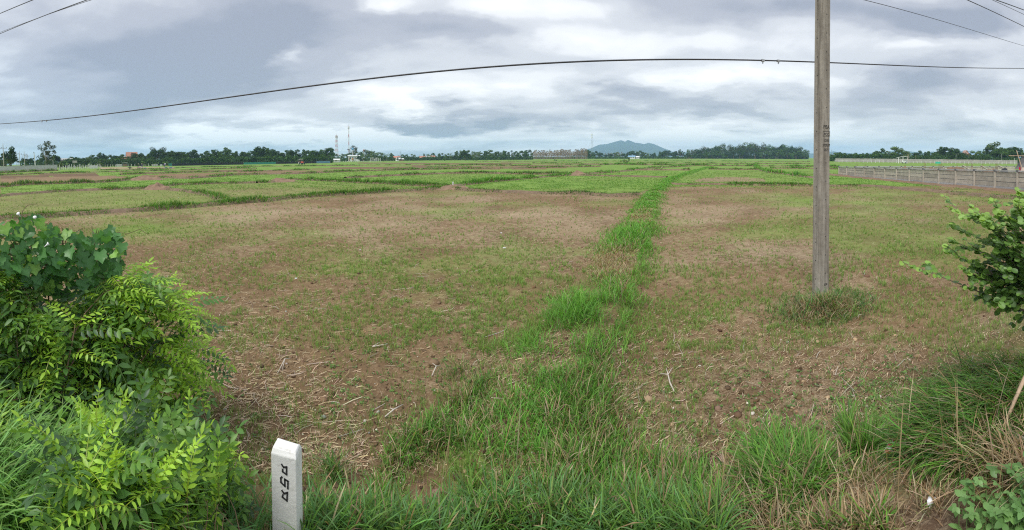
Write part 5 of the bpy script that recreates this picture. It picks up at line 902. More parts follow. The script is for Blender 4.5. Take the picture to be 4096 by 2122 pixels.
def banana(key):
    P = proto(); MB().tube([(0, 0, -.03), (0, 0, .5)], [.05, .035], 6).build('trunk', 'bark', P); V = []; C = []; Fq_ = []
    for k in range(8):
        a = k*2.4; e0 = random.uniform(.5, 1.4); p = Vector((0, 0, .45)); d = Vector((math.cos(a)*math.cos(e0), math.sin(a)*math.cos(e0), math.sin(e0))); sd_ = Vector((-math.sin(a), math.cos(a), 0)); c = np.array((.11, .20, .05))*random.uniform(.8, 1.35); b0 = len(V)
        for s in range(6): w_ = .075*math.sin(pi*(s+.35)/5.6); V += [p-sd_*w_, p+sd_*w_]; C += [c, c*1.1]; p = p+d*.11; d = (d+Vector((0, 0, -.26))).normalized()
        Fq_ += [(b0+2*s, b0+2*s+1, b0+2*s+3, b0+2*s+2) for s in range(5)]
    np_mesh('crown', np.array([v[:] for v in V]), np.array(Fq_), 'crown', P, np.array(C)); PROTO[key] = P
banana('banana')
def teak(key, seed):
    r_ = random.Random(seed); P = proto(); mb = MB().tube([(0, 0, -.02), (.004, 0, .5), (0, 0, .97)], [.018, .013, .005], 5); cl = []
    for k in range(13): z = .28+.05*k+r_.uniform(-.03, .03); a = k*2.4+seed; L_ = .10*(1.15-.045*k); q = (math.cos(a)*L_, math.sin(a)*L_, z+L_*1.3); mb.tube([(0, 0, z), q], [.004, .0015], 3); cl.append((*q, .04))
    mb.build('trunk', 'teak_bark', P); crown_mesh('crown', P, cl+[(0, 0, .95, .05)], 12, .026, [(.27, .185, .105), (.21, .16, .08), (.31, .225, .14)]); PROTO[key] = P
M('teak_bark', (.27, .20, .14), .9, .2, 9); teak('teak1', 1); teak('teak2', 2); teak('teak3', 3)
USED = set()
def tree(key, u, r, h, name, label, group, sx=1.0, turn=None):
    src = PROTO[key]
    if key in USED: o_ = copy_tree(src)
    else: o_ = src; USED.add(key)
    o_.name = name; d = D(u, 640); o_.location = (float(d[0]*r), float(d[1]*r), 0); o_.scale = (h*sx, h*sx, h); o_.rotation_euler = (0, 0, random.uniform(0, 6.28) if turn is None else turn); tag(o_, label, 'palm' if 'palm' in name else 'tree', group); o_['category'] = 'palm' if 'palm' in name else ('banana plant' if 'banana' in name else 'tree'); return o_
DESC = dict(dark1='dark round crowned tree', dark2='dark narrow crowned tree', mid1='green round crowned tree', mid2='green slim crowned tree', pale1='pale green leafy tree', wide='broad domed dark tree', bush1='bushy green tree', bush2='bushy pale tree', cone1='cone shaped green tree', forest1='dark slim forest tree', forest2='green slim forest tree', forest3='grey green slim forest tree', airy1='airy tree', gold='yellow green tree')
def belt(tops, r, n, kinds, label, group, jit=18, hmul=1.0, sx=(1.0, 1.45), low=.0, name='tree'):
    T = np.array(tops, float)
    for k in range(n):
        u = T[0, 0]+(T[-1, 0]-T[0, 0])*(k+random.uniform(.1, .9))/n; v = np.interp(u, T[:, 0], T[:, 1]); rr = r+random.uniform(-jit, jit); h = ztop(u, v, rr)*(random.uniform(.84, 1.16) if name == 'tree' else random.uniform(.66, 1.14))*hmul; kd = random.choice(kinds); nm = {'coconut': 'coconut_palm', 'coconut_low': 'coconut_palm', 'coconut_dark': 'coconut_palm', 'sugar': 'sugar_palm', 'banana': 'banana_plant'}.get(kd, name); s = random.uniform(*sx)
        if kd.startswith('coconut'): h *= .95
        tree(kd, u, rr, h, nm, label.replace('KIND', {'coconut_palm': 'feathery coconut palm', 'sugar_palm': 'fan leaved sugar palm', 'banana_plant': 'pale green banana plant'}.get(nm, DESC.get(kd, 'leafy tree') if name == 'tree' else name.replace('_', ' '))), group+(' palms' if 'palm' in nm else ''), s)
def undergrowth(u0, u1, r, h, label, cols, n):
    u_ = rng.uniform(u0, u1, n); rr = r+rng.uniform(-4, 4, n); d = D(u_, np.full(n, 640.)); hh_ = h*(.4+.9*fbm(u_*.06, u_*0+r*.1, 7, 3)); p = np.stack([d[:, 0]*rr, d[:, 1]*rr, hh_*rng.random(n)**.8], -1); a = rng.normal(0, 1, (n, 3)); a /= np.linalg.norm(a, axis=1)[:, None]; b = np.cross(a, rng.normal(0, 1, (n, 3))); b /= np.linalg.norm(b, axis=1)[:, None]; s = (r*.0017)*rng.uniform(.6, 1.5, n)[:, None]
    V = np.stack([p-a*s, p+b*s*.7, p+a*s, p-b*s*.7], 1).reshape(-1, 3); tag(np_mesh('undergrowth', V, np.arange(len(V)).reshape(-1, 4), 'crown', None, np.repeat(pal(n, cols, .25), 4, 0)), label, 'undergrowth', kind='stuff')
# single trees that stand out
tree('dark2', 43, 152, ztop(43, 577, 152), 'tree', 'glossy dark green column shaped tree behind the block wall', None, .85); tree('gold', 46, 151.5, ztop(46, 590, 152), 'tree', 'yellowish green leafy tree growing into the dark column tree', None, .5)
tree('airy1', 184, 156, ztop(184, 559, 156), 'tree', 'tall airy pale green tree with open branches by the wall end', None, 1.15); tree('pale1', 190, 158, ztop(190, 600, 158), 'tree', 'light green lower tree filling in under the tall airy tree', None, .9); tree('gold', 238, 158, ztop(238, 640, 158), 'tree', 'bright yellow green bush tree beside the white street lamp', None, 1.0)
tree('tall1', 612, 300, ztop(612, 585, 300), 'tree', 'slender grey green tree with a see-through crown', None, 1.15); tree('tall1', 653, 300, ztop(653, 585, 300), 'tree', 'slender dense grey green tree rising above the tree belt', None, 1.35)
tree('coconut', 557, 270, ztop(557, 605, 270), 'coconut_palm', 'coconut palm rising beside the steep orange roofs', None, .8); tree('wide', 412, 268, ztop(412, 611, 268), 'tree', 'dark broad tree standing out beside the low sky gap', None, .55)
tree('airy1', 1413, 420, ztop(1413, 579, 420), 'tree', 'big airy grey green tree behind the blue water tower', None, 1.15); tree('coconut', 1452, 320, ztop(1452, 603, 320), 'coconut_palm', 'tall coconut palm in front of the village', None, .9); tree('coconut', 1548, 330, ztop(1548, 606, 330), 'coconut_palm', 'coconut palm with a long pale trunk in the village', None, .8)
tree('dark1', 1861, 300, ztop(1861, 600, 300), 'tree', 'dark round tree on a short trunk standing alone in the field', None, 1.25); tree('coconut_low', 1906, 290, ztop(1906, 625, 290), 'coconut_palm', 'low bushy palm beside the dark round tree', None, .9); tree('coconut_low', 1893, 292, ztop(1893, 630, 290), 'coconut_palm', 'lowest ragged palm next to the dark round tree', None, .8)
tree('mid2', 2516, 190, ztop(2516, 626, 190), 'tree', 'small slim tree alone in the green paddies below the mountain', None, .45); tree('bush1', 2221, 240, 1.3, 'tree', 'small dark bush alone in the paddies before the brown teak stand', None, 1.4); tree('mid1', 2825, 420, ztop(2825, 611, 420), 'tree', 'lone leafy tree standing in front of the dark wood', None, .9)
tree('bush2', 2497, 150, 1.4, 'tree', 'wide low grassy bush on the bund below the mountain', None, 2.4)
belt([(0, 612), (30, 640)], 215, 3, ['mid1', 'pale1'], 'KIND at the outer end of the pole line', 'trees by the pole line'); belt([(85, 637), (110, 626), (130, 623), (150, 627), (200, 622), (240, 621), (262, 628)], 270, 9, ['wide', 'wide', 'mid1'], 'KIND behind the wall and pole line', 'domed trees behind the block wall', 14)
belt([(255, 632), (290, 630), (320, 631), (345, 626), (375, 623), (395, 630)], 268, 12, ['mid1', 'pale1', 'mid2', 'dark1'], 'KIND behind the thin white post fence', 'trees behind the post fence'); belt([(240, 646), (400, 645)], 210, 8, ['bush1', 'bush2', 'banana'], 'low KIND growing behind the thin white post fence', 'low plants behind the post fence', 8)
B_T = [(395, 622), (440, 622), (470, 629), (485, 621), (520, 634), (545, 622), (575, 617), (600, 612), (630, 606), (668, 608), (690, 606), (720, 614), (750, 618), (770, 607), (800, 618), (830, 612), (860, 612), (890, 606), (905, 605), (920, 600), (940, 608), (965, 607), (985, 612), (1000, 608), (1030, 610), (1050, 590), (1075, 592), (1085, 606), (1110, 612), (1130, 617), (1150, 605), (1165, 603), (1175, 607), (1182, 620), (1200, 622), (1215, 610), (1225, 606), (1240, 609), (1260, 618), (1280, 603), (1300, 600), (1320, 605), (1331, 618)]
belt([(u, v-7) for u, v in B_T], 276, 58, ['dark1', 'dark2', 'mid1', 'mid2', 'cone1', 'mid1'], 'KIND in the dense belt behind the net fences', 'trees of the belt behind the nets', 12); belt([(u, v+14) for u, v in B_T], 252, 44, ['mid1', 'dark1', 'bush1', 'mid2', 'coconut_low', 'coconut_dark'], 'lower KIND at the front of the belt behind the nets', 'front trees of the belt behind the nets', 8)
for u, vt in ((571, 636), (577, 640), (621, 645), (632, 645), (655, 640), (664, 641), (670, 644)): tree('banana', u, 224, ztop(u, vt, 224), 'banana_plant', 'pale green banana plant in front of the tree belt', 'banana plants before the tree belt', .9)
C_T = [(1333, 626), (1360, 620), (1380, 617), (1400, 614), (1440, 610), (1455, 607), (1480, 606), (1500, 608), (1520, 612), (1540, 609), (1560, 614), (1575, 621), (1600, 620), (1615, 617), (1640, 621), (1660, 623), (1690, 622), (1720, 620), (1750, 619), (1770, 617), (1790, 618), (1808, 607), (1830, 612), (1845, 604), (1885, 606), (1900, 612)]
belt([(u, v-4) for u, v in C_T], 430, 34, ['mid1', 'pale1', 'pale1', 'cone1', 'coconut'], 'KIND among the village houses', 'trees of the village', 20); belt([(u, v+11) for u, v in C_T], 345, 26, ['mid1', 'pale1', 'bush1', 'dark2', 'coconut_low'], 'lower KIND in front of the village houses', 'front trees of the village', 10)
belt([(1900, 610), (1935, 603), (1960, 602), (1990, 606), (2015, 606), (2040, 606), (2060, 606), (2090, 600), (2104, 594), (2125, 606)], 410, 22, ['sugar', 'mid1', 'sugar', 'pale1', 'cone1'], 'KIND between the village and the brown teak stand', 'trees before the teak stand', 15); belt([(1760, 634), (2130, 630)], 380, 18, ['bush1', 'mid1', 'bush2'], 'low bushy KIND between the village and the brown teak stand', 'low trees before the teak stand', 10)
belt([(2126, 604), (2200, 602), (2240, 600), (2350, 598)], 490, 100, ['teak1', 'teak2', 'teak3'], 'bare brown teak tree in the close planted stand', 'teak trees of the brown stand', 30, 1, (1.1, 1.7), name='teak_tree'); belt([(2420, 612), (2500, 610)], 600, 16, ['teak1', 'teak2'], 'bare brown teak tree in the stand before the mountain', 'teak trees before the mountain', 12, 1, (1.3, 1.8), name='teak_tree')
F_T = [(2345, 604), (2365, 609), (2385, 612), (2420, 619), (2440, 617), (2480, 614), (2500, 614), (2540, 609), (2560, 609), (2575, 610), (2600, 616), (2620, 613), (2640, 607), (2660, 613), (2675, 605), (2690, 606), (2710, 610), (2730, 613), (2748, 620)]
belt([(u, v-4) for u, v in F_T], 560, 30, ['mid1', 'dark1', 'wide', 'pale1', 'cone1'], 'KIND at the foot of the mountain', 'trees at the foot of the mountain', 15)
for u, vt in ((2344, 600), (2362, 605), (2390, 611), (2715, 601), (2721, 597), (2729, 604)): tree('sugar', u, 545, ztop(u, vt, 545), 'sugar_palm', 'fan leaved sugar palm standing above the trees at the foot of the mountain', 'sugar palms at the foot of the mountain', .8)
G_T = [(2748, 610), (2780, 597), (2810, 598), (2840, 593), (2870, 591), (2900, 589), (2930, 587), (2960, 588), (2985, 585), (3000, 582), (3030, 588), (3060, 584), (3090, 592), (3120, 586), (3150, 590), (3180, 593), (3210, 595), (3225, 604), (3232, 615)]
belt([(u, v-6) for u, v in G_T], 585, 48, ['forest1', 'forest2', 'forest3', 'dark2'], 'KIND in the tall dark wood', 'trees of the dark wood', 18, 1.04, (.9, 1.35)); belt([(u, v+9) for u, v in G_T], 560, 22, ['forest1', 'mid2', 'bush1'], 'shorter KIND at the edge of the tall dark wood', 'edge trees of the dark wood', 8)
H_T = [(3300, 622), (3345, 612), (3360, 612), (3380, 617), (3400, 612), (3440, 618), (3470, 620), (3490, 612), (3520, 604), (3545, 607), (3562, 598), (3577, 593), (3590, 598), (3610, 612), (3640, 608), (3655, 601), (3670, 610), (3695, 606), (3720, 611), (3745, 612), (3757, 600), (3775, 593), (3790, 588), (3803, 588), (3815, 602), (3840, 618), (3870, 616), (3900, 612), (3920, 602), (3930, 604), (3945, 590), (3955, 583), (3975, 577), (3990, 585), (4005, 586), (4025, 583), (4040, 595), (4060, 592), (4080, 604), (4110, 602)]
belt([(u, v-6) for u, v in H_T], 272, 44, ['mid1', 'pale1', 'cone1', 'dark1', 'mid2'], 'KIND behind the long low grey wall', 'trees behind the grey wall', 10); belt([(u, max(v+10, 612)) for u, v in H_T], 252, 40, ['coconut_low', 'coconut_dark', 'coconut_low', 'bush1', 'mid2'], 'low KIND leaning over the long grey wall', 'plants leaning over the grey wall', 7, 1, (.8, 1.1))
undergrowth(80, 400, 255, 5.0, 'dark undergrowth beneath the trees behind the block wall', TG['dark']+TG['mid'], 2500); undergrowth(395, 1332, 246, 4.8, 'dark undergrowth beneath the tree belt', TG['dark']+TG['mid'], 14000); undergrowth(1330, 2130, 392, 3.6, 'undergrowth between the village houses', TG['mid']+TG['dark'], 8000); undergrowth(2130, 2750, 545, 2.6, 'undergrowth at the foot of the mountain', TG['mid']+TG['dark'], 4500); undergrowth(2746, 3235, 578, 7, 'dark undergrowth inside the tall wood', TG['dark'], 7000); undergrowth(3310, 4120, 262, 5.0, 'dense green undergrowth behind the grey wall', TG['dark']+TG['mid'], 11000)
# dead branches lying in the far paddy
o_ = facing('dead_branch', 2752, 330, 'bare dead branches lying in the far paddy before the dark wood', 'branch'); MB().tube([(-1.6, 0, .1), (0, 0, 1.2), (1.0, 0, 2.6)], [.15, .1, .04], 5).build('limb', 'rust', o_); MB().tube([(.4, 0, .1), (1.2, .2, 1.5), (2.4, 0, 2.3)], [.14, .09, .04], 5).build('limb', 'rust', o_); MB().tube([(2.6, 0, .1), (3.2, 0, 1.4), (4.6, .2, .9)], [.13, .09, .04], 5).build('limb', 'rust', o_)
for k_ in list(PROTO):
    if k_ not in USED:
        for c in list(PROTO[k_].children): bpy.data.objects.remove(c)
        bpy.data.objects.remove(PROTO[k_])
# ================================================================== NEAR SHRUBS
def leaflet_geo(Lf, Wf, fold=.25, bend=.2, n=3):
    xs = np.linspace(0, 1, n+1); V = []; Fs = []
    for i, t_ in enumerate(xs):
        w_ = Wf*.5*math.sin(pi*min(.999, max(.001, t_))**.85)**.75 if 0 < i < n else 0; z = -bend*Lf*t_*t_
        V += [(t_*Lf, -w_, z+fold*w_), (t_*Lf, 0, z), (t_*Lf, w_, z+fold*w_)]
    for i in range(n):
        for k in range(2): a_ = i*3+k; Fs.append((a_, a_+3, a_+4, a_+1))
    return np.array(V), Fs
def compound_leaf(pairs, Lr, Lf, Wf, col, young=False, seed=0):
    r_ = random.Random(seed); V = []; Fs = []; C = []
    def put(v, fs, c): b_ = len(V); V.extend(v); Fs.extend([tuple(i+b_ for i in f) for f in fs]); C.extend([c]*len(v))
    n = 6; pts = [Vector((Lr*k/n, 0, .10*Lr*math.sin(pi*k/n*.8)-.22*Lr*(k/n)**2)) for k in range(n+1)]
    for a_, b_ in zip(pts[:-1], pts[1:]):
        w_ = .0016; put([a_+Vector((0, -w_, 0)), a_+Vector((0, w_, 0)), b_+Vector((0, w_, 0)), b_+Vector((0, -w_, 0))], [(0, 1, 2, 3)], np.array(col)*np.array([.9, .7, .6]))
    def ev(t_): q = t_*n; i = min(n-1, int(q)); return pts[i].lerp(pts[i+1], q-i)
    for k in range(pairs):
        t_ = .16+.80*k/(pairs-1); p = ev(t_); sc_ = (.75+.25*math.sin(pi*(k+1)/(pairs+1)))*r_.uniform(.9, 1.1)*(1-.35*t_ if young else 1)
        for s in (-1, 1):
            g, fs = leaflet_geo(Lf*sc_, Wf*sc_, .2, r_.uniform(.05, .3)); a = s*r_.uniform(1.0, 1.3); ro = Matrix.Rotation(a, 3, 'Z') @ Matrix.Rotation(r_.uniform(-.1, .35), 3, 'Y') @ Matrix.Rotation(s*r_.uniform(-.5, .2), 3, 'X'); c = np.array(col)*r_.uniform(.85, 1.18)*(1+.25*t_ if young else 1); put([p+ro @ Vector(q) for q in g], fs, c)
    g, fs = leaflet_geo(Lf*.95, Wf*.95); put([pts[-1]+Vector(q) for q in g], fs, np.array(col))
    return np.array([v[:] for v in V]), Fs, np.clip(np.array(C), 0, .8)
def mesh_of(name, V, Fs, C, mat='leaf'):
    me = bpy.data.meshes.new(name); me.from_pydata([tuple(v) for v in V], [], Fs); a_ = me.color_attributes.new('col', 'FLOAT_COLOR', 'POINT'); c4 = np.ones((len(V), 4), np.float32); c4[:, :3] = C; a_.data.foreach_set('color', c4.ravel()); me.polygons.foreach_set('use_smooth', [True]*len(me.polygons)); me.materials.append(MATS[mat]); return me
class Foliage:          # individual leaves as parts up to a limit, the rest joined
    def __init__(s, protos): s.protos = protos; s.items = []
    clear = None        # leaves stop short of this x (the verge round the marker post is kept open)
    def add(s, loc, dirv, upv, scale, kind):
        if s.clear:
            for q in (.0, .5, 1.0):
                e_ = Vector(loc)+Vector(dirv).normalized()*.29*scale*q
                if e_.x > s.clear: return
        s.items.append((Vector(loc), Vector(dirv), Vector(upv), scale, kind))
    def build(s, parent, limit, leaf_name='leaf', rest_name='foliage', mat='leaf'):
        o_ = Vector(parent.location); s.items.sort(key=lambda q: (q[0]-Vector((0, 0, EYE))).length/q[3]); meshes = {k: [mesh_of(leaf_name, *g, mat) for g in v] for k, v in s.protos.items()}; V = []; Fq_ = []; C = []; n = 0
        for i, (p, d, u_, sc_, kd) in enumerate(s.items):
            x = d.normalized(); y = u_.cross(x); y = y.normalized() if y.length > 1e-4 else Vector((0, 1, 0)); z = x.cross(y); Mx = Matrix((x, y, z)).transposed().to_4x4(); Mx.translation = p-o_; Mx = Mx @ Matrix.Scale(sc_, 4)
            vi = random.randrange(len(s.protos[kd]))
            if i < limit: ob = bpy.data.objects.new(leaf_name, meshes[kd][vi]); COL.objects.link(ob); ob.parent = parent; ob.matrix_local = Mx
            else:
                g = s.protos[kd][vi]; A_ = np.array(Mx); W_ = g[0] @ A_[:3, :3].T+A_[:3, 3]; V.append(W_); C.append(g[2]*random.uniform(.85, 1.15)); Fq_ += [tuple(a_+n for a_ in f) for f in g[1]]; n += len(W_)
        if V:
            me = mesh_of(rest_name, np.concatenate(V), Fq_, np.concatenate(C), mat); ob = link(bpy.data.objects.new(rest_name, me), parent); ob['kind'] = 'stuff'
def bez(a, b, c, n): return [a*(1-t)**2+b*2*t*(1-t)+c*t*t for t in [k/n for k in range(n+1)]]

# ---- big leguminous bush with feathered leaves
DK = (.10, .225, .055); MD = (.155, .32, .05); YG = (.34, .56, .055); OLD = (.08, .16, .07)
protos = {'dark': [compound_leaf(6, .26, .066, .027, DK, False, k) for k in range(3)]+[compound_leaf(7, .29, .06, .024, OLD, False, 9)], 'mid': [compound_leaf(6, .25, .064, .026, MD, False, 20+k) for k in range(3)], 'young': [compound_leaf(7, .22, .056, .020, YG, True, 40+k) for k in range(3)]}
BR = 3.0; bush_base = G(120, 2000); bc = at(190, 1600, 3.1); bz = float(terrain(bc.x, bc.y)); bush = empty('feather_leaf_bush', (bc.x, bc.y, bz), 0, 'dense bush of feathery compound leaves with bright yellow green tips beside the plot', 'bush')
LOW = [(220, 1760), (560, 1630), (720, 1600), (700, 1720), (860, 1800), (870, 1900), (910, 2130), (500, 2170), (330, 1990)]
SIL = [(-220, 1010), (0, 1060), (250, 1180), (420, 1120), (500, 1085), (620, 1130), (740, 1170), (820, 1260), (850, 1400), (900, 1500), (870, 1560), (720, 1590), (640, 1680), (400, 1760), (100, 1800), (-220, 1820)]
def rfront(u, v):       # how far the bush surface stands from the eye: it bulges in the middle and its foot lies nearer the road
    return 3.35-.55*np.exp(-((u-250)/420)**2-((v-1450)/330)**2)-.85*np.clip((v-1650)/500, 0, 1)
p0m = mk.location.x; fol = Foliage(protos); fol.clear = p0m-.09; br = MB(); nb_ = 0; tries = 0
while nb_ < 310 and tries < 5000:
    tries += 1; u, v = (random.uniform(-220, 1040), random.uniform(1010, 2140)) if random.random() < .68 else (random.uniform(230, 1040), random.uniform(1590, 2140))
    lowz = bool(inpoly(np.array([u]), np.array([v]), LOW)[0])
    if not lowz and not bool(inpoly(np.array([u]), np.array([v]), SIL)[0]): continue
    dep = random.random()**1.6; gq = ground(np.array([u]), np.array([v]))[0]; rg_ = math.hypot(gq[0], gq[1]); r = min(float(rfront(u, v))+.75*dep, rg_-(.12+.75*random.random()**1.5 if lowz else .10+.35*dep)); tip = at(u, v, r); gz = float(terrain(tip.x, tip.y)) if tip.y > .2 else .7
    if tip.z < gz+.03: continue
    root = Vector((tip.x+random.uniform(-.3, .2), tip.y+random.uniform(-.1, .3), gz-.02)) if lowz else Vector((bc.x+random.uniform(-.4, .4), bc.y+random.uniform(-.25, .35), bz)); mid_ = root.lerp(tip, .55)+Vector((random.uniform(-.12, .12), random.uniform(-.12, .12), .12 if lowz else .35*max(.2, tip.z-bz)+.12)); B_ = bez(root, mid_, tip, 10); nb_ += 1
    kk_ = .35 if lowz else .8; br.tube([q-bush.location for q in B_[::2]], [.011*kk_, .009*kk_, .007*kk_, .005*kk_, .0035*kk_, .002*kk_], 4, False); outer = 1-dep; edge_ = min(1, max(0, (u-420)/300)) if v < 1620 else .40
    for k in range(4, 11):
        p = B_[k]; tg_ = (B_[min(10, k+1)]-B_[k-1]).normalized(); side = tg_.cross(Vector((0, 0, 1))); side = side.normalized() if side.length > .01 else Vector((1, 0, 0)); s = 1 if k % 2 else -1
        for q in range(2 if k > 6 else 1):
            d = (tg_*random.uniform(.3, .9)+side*s*random.uniform(.4, 1.0)+Vector((0, 0, random.uniform(-.5, .25)))+Vector((-p.x, -p.y, 0)).normalized()*.35); s = -s
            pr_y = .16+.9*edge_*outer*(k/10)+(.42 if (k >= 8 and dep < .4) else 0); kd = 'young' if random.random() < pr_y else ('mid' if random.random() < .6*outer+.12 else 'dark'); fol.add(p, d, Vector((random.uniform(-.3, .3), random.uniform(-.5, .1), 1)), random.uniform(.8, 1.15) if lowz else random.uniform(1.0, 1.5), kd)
    if dep < .6:
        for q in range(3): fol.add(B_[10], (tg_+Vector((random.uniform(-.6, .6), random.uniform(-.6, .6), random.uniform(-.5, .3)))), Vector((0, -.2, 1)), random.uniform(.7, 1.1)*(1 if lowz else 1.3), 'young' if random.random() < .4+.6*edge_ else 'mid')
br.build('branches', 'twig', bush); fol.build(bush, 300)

# ---- creeper with lobed leaves over the top of the bush
def lobed(col, seed):
    r_ = random.Random(seed); S = .085; pts = [(0, 0), (-.25, .42), (.12, .62), (.28, .50), (.58, .58), (.70, .30), (1.05, 0)]; out = [(x*S, y*S) for x, y in pts]+[(x*S, -y*S) for x, y in reversed(pts[1:-1])]; V = [(.42*S, 0, -.012)]+[(x, y, .05*abs(y)+r_.uniform(-.006, .006)-.25*max(0, x)**2/S) for x, y in out]; n = len(out); Fs = [(0, 1+k, 1+(k+1) % n) for k in range(n)]; C = np.array([np.array(col)*1.15]+[np.array(col)*r_.uniform(.85, 1.1) for _ in out]); return np.array(V), Fs, C
VDK, VMD, VLT = (.07, .20, .055), (.105, .27, .075), (.22, .42, .08); vprot = {'dark': [lobed(VDK, k) for k in range(3)], 'mid': [lobed(VMD, k+5) for k in range(3)], 'light': [lobed(VLT, k+9) for k in range(2)]}
vc = at(200, 1100, 3.4); vine = empty('creeper', (vc.x, vc.y, float(terrain(vc.x, vc.y))), 0, 'dark green lobed leaf creeper with white trumpet flowers draped over the bush', 'creeper'); vf = Foliage(vprot); vs = MB()
VS = [(-220, 890), (0, 880), (110, 868), (220, 905), (330, 940), (400, 905), (470, 925), (500, 990), (480, 1080), (400, 1150), (330, 1180), (200, 1170), (0, 1080), (-220, 1050)]
nv = 0; tries = 0
while nv < 560 and tries < 6000:
    tries += 1; u, v = random.uniform(-220, 500), random.uniform(868, 1190)
    if not bool(inpoly(np.array([u]), np.array([v]), VS)[0]): continue
    dep = random.random()**1.4; p = at(u, v, 3.3-.15*math.exp(-((v-1050)/100)**2)+.55*dep); nv += 1; tow = Vector((-p.x, -p.y, 0)).normalized(); nrm = (tow*random.uniform(.1, 1.0)+Vector((random.uniform(-.8, .8), random.uniform(-.6, .6), random.uniform(.2, 1.0)))).normalized(); d = Vector((random.uniform(-.8, .8), random.uniform(-.4, .4), random.uniform(-1.0, .1))); d = d-nrm*d.dot(nrm); vf.add(p, d, nrm, random.uniform(.6, 1.1), 'light' if (v < 925 and random.random() < .35) or random.random() < .05 else ('mid' if dep < .4 and random.random() < .6 else 'dark'))
for k in range(26):
    a_ = at(random.uniform(-150, 450), random.uniform(900, 1150), 3.6); b_ = at(random.uniform(-150, 480), random.uniform(900, 1180), 3.5); vs.tube([q-vine.location for q in bez(a_, (a_+b_)/2+Vector((0, 0, -.12)), b_, 6)], .0035, 4, False)
for pts in ([(85, 880, 3.3), (90, 845, 3.32), (110, 822, 3.35), (150, 815, 3.4)], [(500, 940, 3.35), (560, 918, 3.3), (600, 945, 3.28)], [(470, 930, 3.3), (510, 935, 3.25)], [(180, 905, 3.3), (200, 885, 3.2)]): vs.tube([at(*q)-vine.location for q in pts], [.003]*(len(pts)-1)+[.0012], 4, False)
for k in range(6): a_ = at(130+70*k, 1250, 3.55); b_ = at(100+75*k, 960, 3.55); a_.z -= .9; vs.tube([q-vine.location for q in bez(a_, (a_+b_)/2+Vector((.1, 0, 0)), b_, 5)], .007, 5, False)
vs.build('stems', 'twig', vine); vf.build(vine, 300)
for u, v, tl in ((82, 868, .1), (178, 988, .6), (142, 882, .2)):
    o_ = MB().lathe([(.003, 0), (.005, .018), (.008, .028), (.015, .04)], 9).build('flower', 'petal', vine, True); o_.location = at(u, v, 3.12)-vine.location; o_.rotation_euler = (.8, tl, tl*4)

# ---- rounded leaf shrub at the other side
def round_leaf(col, seed):
    r_ = random.Random(seed); S = .046; n = 9; out = [(S*(.5-.52*math.cos(2*pi*k/n)), S*.46*math.sin(2*pi*k/n)) for k in range(n)]; V = [(S*.5, 0, -.003)]+[(x, y, .18*abs(y)-.1*x*x/S+r_.uniform(-.002, .002)) for x, y in out]; return np.array(V), [(0, 1+k, 1+(k+1) % n) for k in range(n)], np.array([np.array(col)*1.1]+[np.array(col)*r_.uniform(.9, 1.1) for _ in out])
sprot = {'young': [round_leaf((.27, .44, .09), k) for k in range(2)], 'mid': [round_leaf((.18, .33, .07), k+4) for k in range(3)], 'dark': [round_leaf((.09, .18, .045), k+8) for k in range(3)]}
sc0 = at(4190, 1400, 3.0); sz = float(terrain(sc0.x, sc0.y)); shrub = empty('round_leaf_shrub', (sc0.x, sc0.y, sz), 0, 'shrub with small rounded leaves reaching dark twigs over the plot', 'shrub'); sf = Foliage(sprot); sb = MB(); S0 = at(4200, 1290, 3.1); S1 = at(4190, 1050, 3.1)
sb.tube([Vector((0, 0, -.1)), S0-shrub.location, S1-shrub.location], [.03, .024, .018], 6)
TIPS = [(3608, 1050, 3.0), (3780, 1000, 3.05), (3800, 905, 3.1), (3790, 955, 3.2), (3775, 820, 3.0), (3870, 815, 3.1), (3960, 800, 3.0), (4040, 790, 2.95), (4100, 770, 3.0), (3900, 870, 2.9), (3960, 930, 2.85), (3860, 960, 2.9), (3840, 1070, 2.9), (3900, 1130, 2.85), (3950, 1210, 2.9), (4040, 1250, 2.9), (4080, 1180, 2.8), (3980, 1060, 2.8), (4050, 960, 2.75), (4040, 1100, 3.2), (3960, 1010, 3.3), (4090, 880, 2.8), (4000, 870, 3.3), (4080, 1040, 2.8), (3930, 1090, 3.1), (4140, 1000, 2.7), (4140, 850, 2.9), (4150, 1150, 2.8), (4010, 1160, 3.0), (4100, 1320, 2.9), (3990, 990, 3.0), (3920, 1010, 2.85), (4060, 1000, 3.1), (4020, 900, 2.85), (4070, 830, 3.0), (3880, 1080, 3.0)]
TIPS += [(random.uniform(3900, 4140), random.uniform(860, 1260), random.uniform(2.8, 3.4)) for _ in range(16)]
